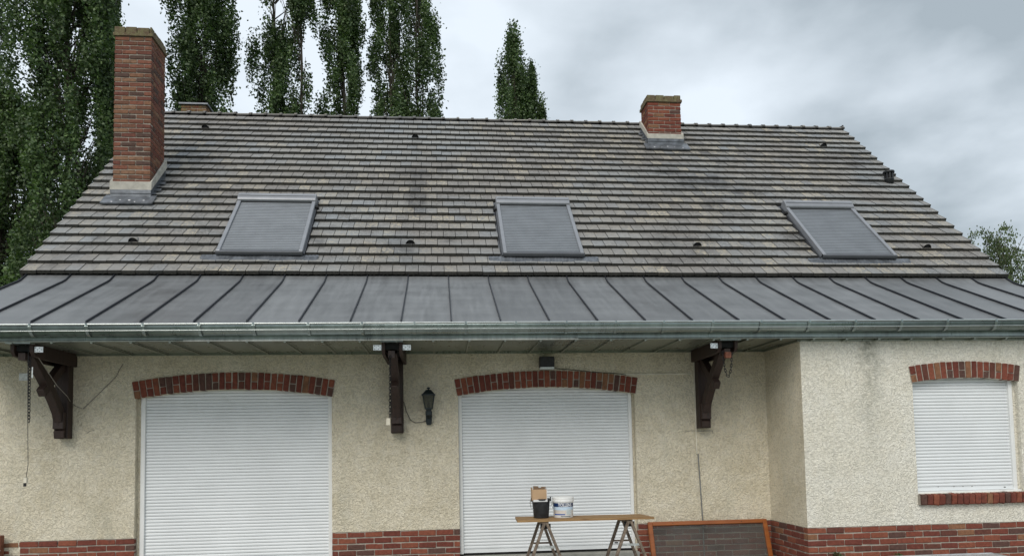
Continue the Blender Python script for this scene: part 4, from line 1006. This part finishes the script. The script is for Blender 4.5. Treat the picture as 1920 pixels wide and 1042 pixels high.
# ---- old glazed frame leaning on the plinth
t_ = thing('window_frame', 'orange varnished wooden frame with dusty glass leaning on the brick plinth', 'window frame', (3.48, -.35, 0))
def lean(x, h): # h along the frame height, leaning against the plinth
    tl = math.radians(19); return (x, -.30-.03+(h-.70)*-.0+(-(.65-h))*math.sin(tl)+.30-.035, h*math.cos(tl))
def lbar(name, x0a, x0b, x1a, x1b, h0, h1, mat, d0=0., d1=.045):
    tl = math.radians(19); ny, nz = -math.cos(tl), -math.sin(tl)*-1*-1
    vs = []
    for d in (d0, d1):
        for x, h in ((x0a, h0), (x1a, h0), (x1b, h1), (x0b, h1)):
            q = lean(x, h); vs.append((q[0], q[1]-d*math.cos(tl), q[2]-d*math.sin(tl)*-1))
    return part(name, MB().add(vs, [(0, 1, 2, 3), (7, 6, 5, 4), (0, 4, 5, 1), (1, 5, 6, 2), (2, 6, 7, 3), (3, 7, 4, 0)]), mat, t_)
H_ = .65; FX0, FX1 = 2.675, 4.285
for nm, a in (('frame_side', (FX0, FX0, FX0+.058, FX0+.058, 0, H_)), ('frame_side', (FX1-.058, FX1-.058, FX1, FX1, 0, H_)), ('frame_top', (FX0+.058, FX0+.058, FX1-.058, FX1-.058, H_-.052, H_)), ('frame_bottom', (FX0+.058, FX0+.058, FX1-.058, FX1-.058, 0, .06))):
    bev(lbar(nm, *a, 'varnished_wood'), .005)
lbar('glass_pane', FX0+.056, FX0+.056, FX1-.056, FX1-.056, .05, H_-.05, 'dusty_glass', .018, .021)
for x in (3.0, 3.93): lbar('screw_hole', x, x, x+.010, x+.010, H_-.030, H_-.020, 'dark_gap', .0455, .0462)

# ---- pale low table edge and weeds by the bay
t_ = thing('garden_table', 'pale grey metal edge of a low table standing in front of the bay wall', 'table', (5.7, -1.8, 0))
part('table_top', MB().box(5.02, 6.262, -2.1, -1.6, .300, .322), 'pale_metal', t_); part('table_rim', MB().box(5.02, 6.27, -1.61, -1.597, .292, .330).box(6.262, 6.275, -2.1, -1.6, .285, .331), 'pale_metal', t_)
for x in (5.06, 6.22):
    for y in (-2.06, -1.64): part('leg', MB().box(x-.015, x+.015, y-.015, y+.015, 0, .30), 'pale_metal', t_)

# ================================================================== vegetation
def leaves_mesh(name, P, size, mat, rs, droop=False, aspect=.75):
    n = len(P); a = rs.normal(size=(n, 3)); a /= np.linalg.norm(a, axis=1)[:, None]
    b = np.cross(a, rs.normal(size=(n, 3))); b /= np.linalg.norm(b, axis=1)[:, None]+1e-9
    s = (size*rs.uniform(.6, 1.3, n))[:, None]
    if droop: a = a*.4+np.array([0, 0, -1.]); a /= np.linalg.norm(a, axis=1)[:, None]; b = np.cross(a, rs.normal(size=(n, 3))); b /= np.linalg.norm(b, axis=1)[:, None]
    q = np.stack([P-a*s*.5, P-b*s*.5*aspect+a*s*.05, P+a*s*.55, P+b*s*.5*aspect+a*s*.05], 1).reshape(-1, 3)
    me = bpy.data.meshes.new(name); me.vertices.add(4*n); me.vertices.foreach_set('co', q.astype(np.float32).ravel())
    me.loops.add(4*n); me.loops.foreach_set('vertex_index', np.arange(4*n, dtype=np.int32)); me.polygons.add(n)
    me.polygons.foreach_set('loop_start', np.arange(0, 4*n, 4, dtype=np.int32)); me.polygons.foreach_set('loop_total', np.full(n, 4, dtype=np.int32))
    me.update(); me.materials.append(MATS[mat]); return me
def poplar(x, y, top, wid, seed, label, n=26000, leaf=.10, stems=1, zlow=3.0, prof=None, base_shift=0, nclump=150, group='poplars in a row behind the house'):
    leaf = min(leaf, .115); n = int(n*2.9); nclump = int(nclump*2.0)
    rs = np.random.RandomState(seed); t_ = thing('poplar_tree', label, 'tree', (x, y, 0), group)
    tr_ = MB(); offs = [0] if stems == 1 else [-wid*.22, wid*.20]
    cl = []
    def R(z):
        f = (z-zlow)/(top-zlow)
        if prof: return wid/2*np.interp(f, prof[0], prof[1])
        return wid/2*np.interp(f, [0, .12, .45, .75, .92, 1], [.95, 1, 1, .88, .5, .05])
    for so in offs:
        pth = [(x+so*min(1, z_/8)+.12*math.sin(z_*.5+seed), y+.1*math.cos(z_*.6+seed), z_) for z_ in np.linspace(0, top*.97, 14)]
        tr_.tube(pth,   .15 if stems == 1 else .10, 8, False, .03)
    brn = MB()
    for i in range(int(nclump*.7)):
        z0 = rs.uniform(zlow*.6, top*.88); a = rs.uniform(0, 2*math.pi); r = R(min(top, z0+1.8))*rs.uniform(.2, .7); so = offs[rs.randint(len(offs))]
        h = rs.uniform(1.2, 2.4)
        brn.tube([(x+so+.05*math.cos(a), y+.05*math.sin(a), z0), (x+so*.8+r*.6*math.cos(a), y+r*.6*math.sin(a), z0+h*.3), (x+so*.6+r*math.cos(a), y+r*math.sin(a), z0+h)], .035, 4, False, .008)
    part('trunk', tr_, 'bark', t_); part('branches', brn, 'bark', t_)
    for i in range(nclump):
        z_ = zlow+(top-zlow)*rs.beta(1.15, 1.0)*.995; a = rs.uniform(0, 2*math.pi); r = R(z_)*math.sqrt(rs.uniform(.02, 1))*rs.choice([.80, .88, .98])
        cl.append((x+r*math.cos(a)+(offs[i % len(offs)]*.75 if stems > 1 else 0), y+r*math.sin(a), z_, rs.uniform(.17, .40)*(wid/3.3)**.5, rs.uniform(.5, 1.6)))
    # upright sprays of leaves
    cl = np.array(cl); wgt = cl[:, 3]**2*cl[:, 4]; wgt /= wgt.sum()
    idx = rs.choice(len(cl), n, p=wgt); c_ = cl[idx]
    d = rs.normal(size=(n, 3)); d /= np.linalg.norm(d, axis=1)[:, None]; rad = rs.uniform(.15, 1.1, n)**.8
    P = np.empty((n, 3)); P[:, 0] = c_[:, 0]+d[:, 0]*rad*c_[:, 3]; P[:, 1] = c_[:, 1]+d[:, 1]*rad*c_[:, 3]; P[:, 2] = c_[:, 2]+d[:, 2]*rad*c_[:, 4]
    # stray leaves so the outline is ragged
    k_ = int(n*.12); P[:k_] += rs.normal(size=(k_, 3))*np.array([.13, .13, .25])
    put('crown', leaves_mesh('crown', P, leaf, 'poplar_leaf', rs), t_)
    return t_
poplar(-18.9, 22, 27, 3.0, 1, 'dark poplar cut off by the left edge of the picture', 22000)
poplar(-13.35, 18, 27, 3.9, 2, 'largest poplar, filling the space left of the tall chimney', 46000, .125, 1, 2.0, None, 0, 260)
poplar(-15.2, 26, 24.2, 2.3, 3, 'thin poplar partly hidden behind the tall left chimney', 16000, .13, 1, 3, ([0, .3, .7, .9, 1], [.9, 1, .9, .45, .05]), 0, 90)
poplar(-9.85, 22, 27.5, 3.25, 4, 'dense poplar just right of the tall chimney', 34000, .125, 1, 3, None, 0, 190)
poplar(-6.75, 24, 28, 2.75, 5, 'third poplar from the tall chimney, with gaps and forked stems above the left skylight', 26000, .12, 2, 3, None, 0, 120)
poplar(-4.40, 25, 29, 2.35, 6, 'narrow poplar between the two forked ones', 28000, .125, 1, 3, None, 0, 130)
poplar(-1.50, 26, 30, 3.05, 7, 'broad twin-stemmed poplar at the right end of the row', 36000, .13, 2, 3, None, 0, 170)
poplar(4.02, 28, 23.2, 2.75, 8, 'lone pointed poplar standing apart above the middle of the ridge', 15000, .13, 1, 5, ([0, .5, .72, .83, .93, 1], [1.1, 1.0, .95, .68, .42, .04]), 0, 130, 'lone poplar')
rs = np.random.RandomState(77)
# side lobes of the lone poplar belong to a second smaller stem
poplar(4.95, 28.2, 20.9, 1.5, 9, 'small poplar shoot leaning against the right side of the lone poplar', 8500, .13, 1, 12, ([0, .5, .8, 1], [1, 1, .7, .1]), 0, 36, 'lone poplar')
poplar(5.5, 28, 18.9, 1.3, 10, 'lowest poplar shoot peeping over the ridge right of the lone poplar', 5500, .13, 1, 13, ([0, .5, .8, 1], [1, 1, .7, .1]), 0, 24, 'lone poplar')
poplar(-16.6, 20, 15.5, 4.6, 11, 'low dark tree mass behind the left roof verge', 30000, .13, 1, 1.5, ([0, .4, .8, 1], [1, 1, .7, .1]), 0, 150, 'low trees left')
poplar(-11.2, 21.5, 11.5, 4.0, 12, 'low tree filling between the poplars behind the chimney foot', 20000, .13, 1, 1.5, ([0, .4, .8, 1], [1, 1, .7, .1]), 0, 110, 'low trees left')
# bush lower left
rs = np.random.RandomState(21); t_ = thing('bush', 'lighter green shrub beside the lower left corner of the tiled roof', 'shrub', (-9.3, 6.5, 0))
part('stem', MB().tube([(-9.3, 6.5, 0), (-9.3, 6.5, 3.5)], .12, 8, False, .04), 'bark', t_)
cl = np.array([(rs.normal(-9.4, .75), rs.normal(6.5, .6), rs.uniform(.5, 5.2), .55, .45) for _ in range(80)]); n = 26000; c_ = cl[rs.randint(len(cl), size=n)]
d = rs.normal(size=(n, 3)); d /= np.linalg.norm(d, axis=1)[:, None]; rad = rs.uniform(.3, 1.1, n)**.6
put('crown', leaves_mesh('crown', c_[:, :3]+d*rad[:, None]*c_[:, 3:4], .07, 'bush_leaf', rs), t_)
# birch at right
rs = np.random.RandomState(31); bx, by = 19.3, 14.0
t_ = thing('birch_tree', 'airy birch with drooping twigs at the right behind the roof corner', 'tree', (bx, by, 0))
tb = MB().tube([(bx, by, 0), (bx+.1, by, 3), (bx-.05, by, 6), (bx+.05, by, 8.4)], .13, 8, False, .02)
part('trunk', tb, 'bark', t_)
tw = MB(); P = []
for i in range(120):
    z0 = rs.uniform(3.5, 8.3); a = rs.uniform(0, 2*math.pi); r = rs.uniform(.25, 1.0)*np.interp(z0, [3.5, 6, 7.6, 8.4], [1.4, 1.3, .95, .35])
    p0 = Vector((bx, by, z0)); p1 = Vector((bx+r*.6*math.cos(a), by+r*.6*math.sin(a), z0+.45)); p2 = Vector((bx+r*math.cos(a), by+r*math.sin(a), z0+.25)); p3 = p2+Vector((.12*math.cos(a), .12*math.sin(a), -rs.uniform(.5, 1.3)))
    tw.tube([p0, p1, p2, p3], .012, 4, False, .003)
    for k_ in range(80):
        f = rs.uniform(.15, 1)**.8*2; q = p1.lerp(p2, f) if f < 1 else p2.lerp(p3, f-1); P.append(tuple(np.array(q)+rs.normal(size=3)*.08))
for z0, xo, zz in ((8.3, .25, 8.95), (8.2, -.5, 8.75)):
    pts = [Vector((bx, by, 8.0)), Vector((bx+xo*.5, by, zz-.25)), Vector((bx+xo, by, zz)), Vector((bx+xo*1.8, by, zz-.1)), Vector((bx+xo*2, by, zz-.5))]
    tw.tube(pts, .012, 4, False, .003)
    for k_ in range(160): i = rs.randint(1, 4); q = pts[i].lerp(pts[i+1], rs.uniform()); P.append(tuple(np.array(q)+rs.normal(size=3)*.09))
pts = [Vector((bx+.6, by, 7.9)), Vector((bx+.95, by, 8.55)), Vector((bx+1.3, by, 8.7)), Vector((bx+1.6, by, 8.55)), Vector((bx+1.65, by, 8.0)), Vector((bx+1.66, by, 7.5))]
tw.tube(pts, .012, 4, False, .003)
for k_ in range(110): i = rs.randint(3, 5); q = pts[i].lerp(pts[i+1], rs.uniform()); P.append(tuple(np.array(q)+rs.normal(size=3)*.05))
part('twigs', tw, 'bark', t_); put('crown', leaves_mesh('crown', np.array(P), .085, 'birch_leaf', rs, True, .6), t_)
# weeds in front of the bay plinth
for (x, y, h, lab) in ((4.72, -1.06, .305, 'small dark green weed sprouting at the left end of the bay plinth'), (5.50, -1.06, .265, 'brighter green weed by the pale table edge')):
    rs = np.random.RandomState(int(h*1000)); t_ = thing('weed', lab, 'weed', (x, y, 0), 'weeds along the bay plinth')
    sm = MB()
    for i in range(7): a = rs.uniform(0, 6.28); sm.tube([(x, y, 0), (x+.02*math.cos(a), y+.015*math.sin(a), h*.6), (x+.05*math.cos(a), y+.03*math.sin(a), h*rs.uniform(.85, 1))], .0025, 4, False)
    part('stems', sm, 'bush_leaf', t_)
    n = 260; P = np.stack([x+rs.normal(size=n)*.035, y+rs.normal(size=n)*.02, h*rs.uniform(.35, 1.0, n)], 1)
    put('leaves', leaves_mesh('leaves', P, .022, 'bush_leaf', rs), t_)
# render settings fallback
SC.render.resolution_x = 1024; SC.render.resolution_y = 555
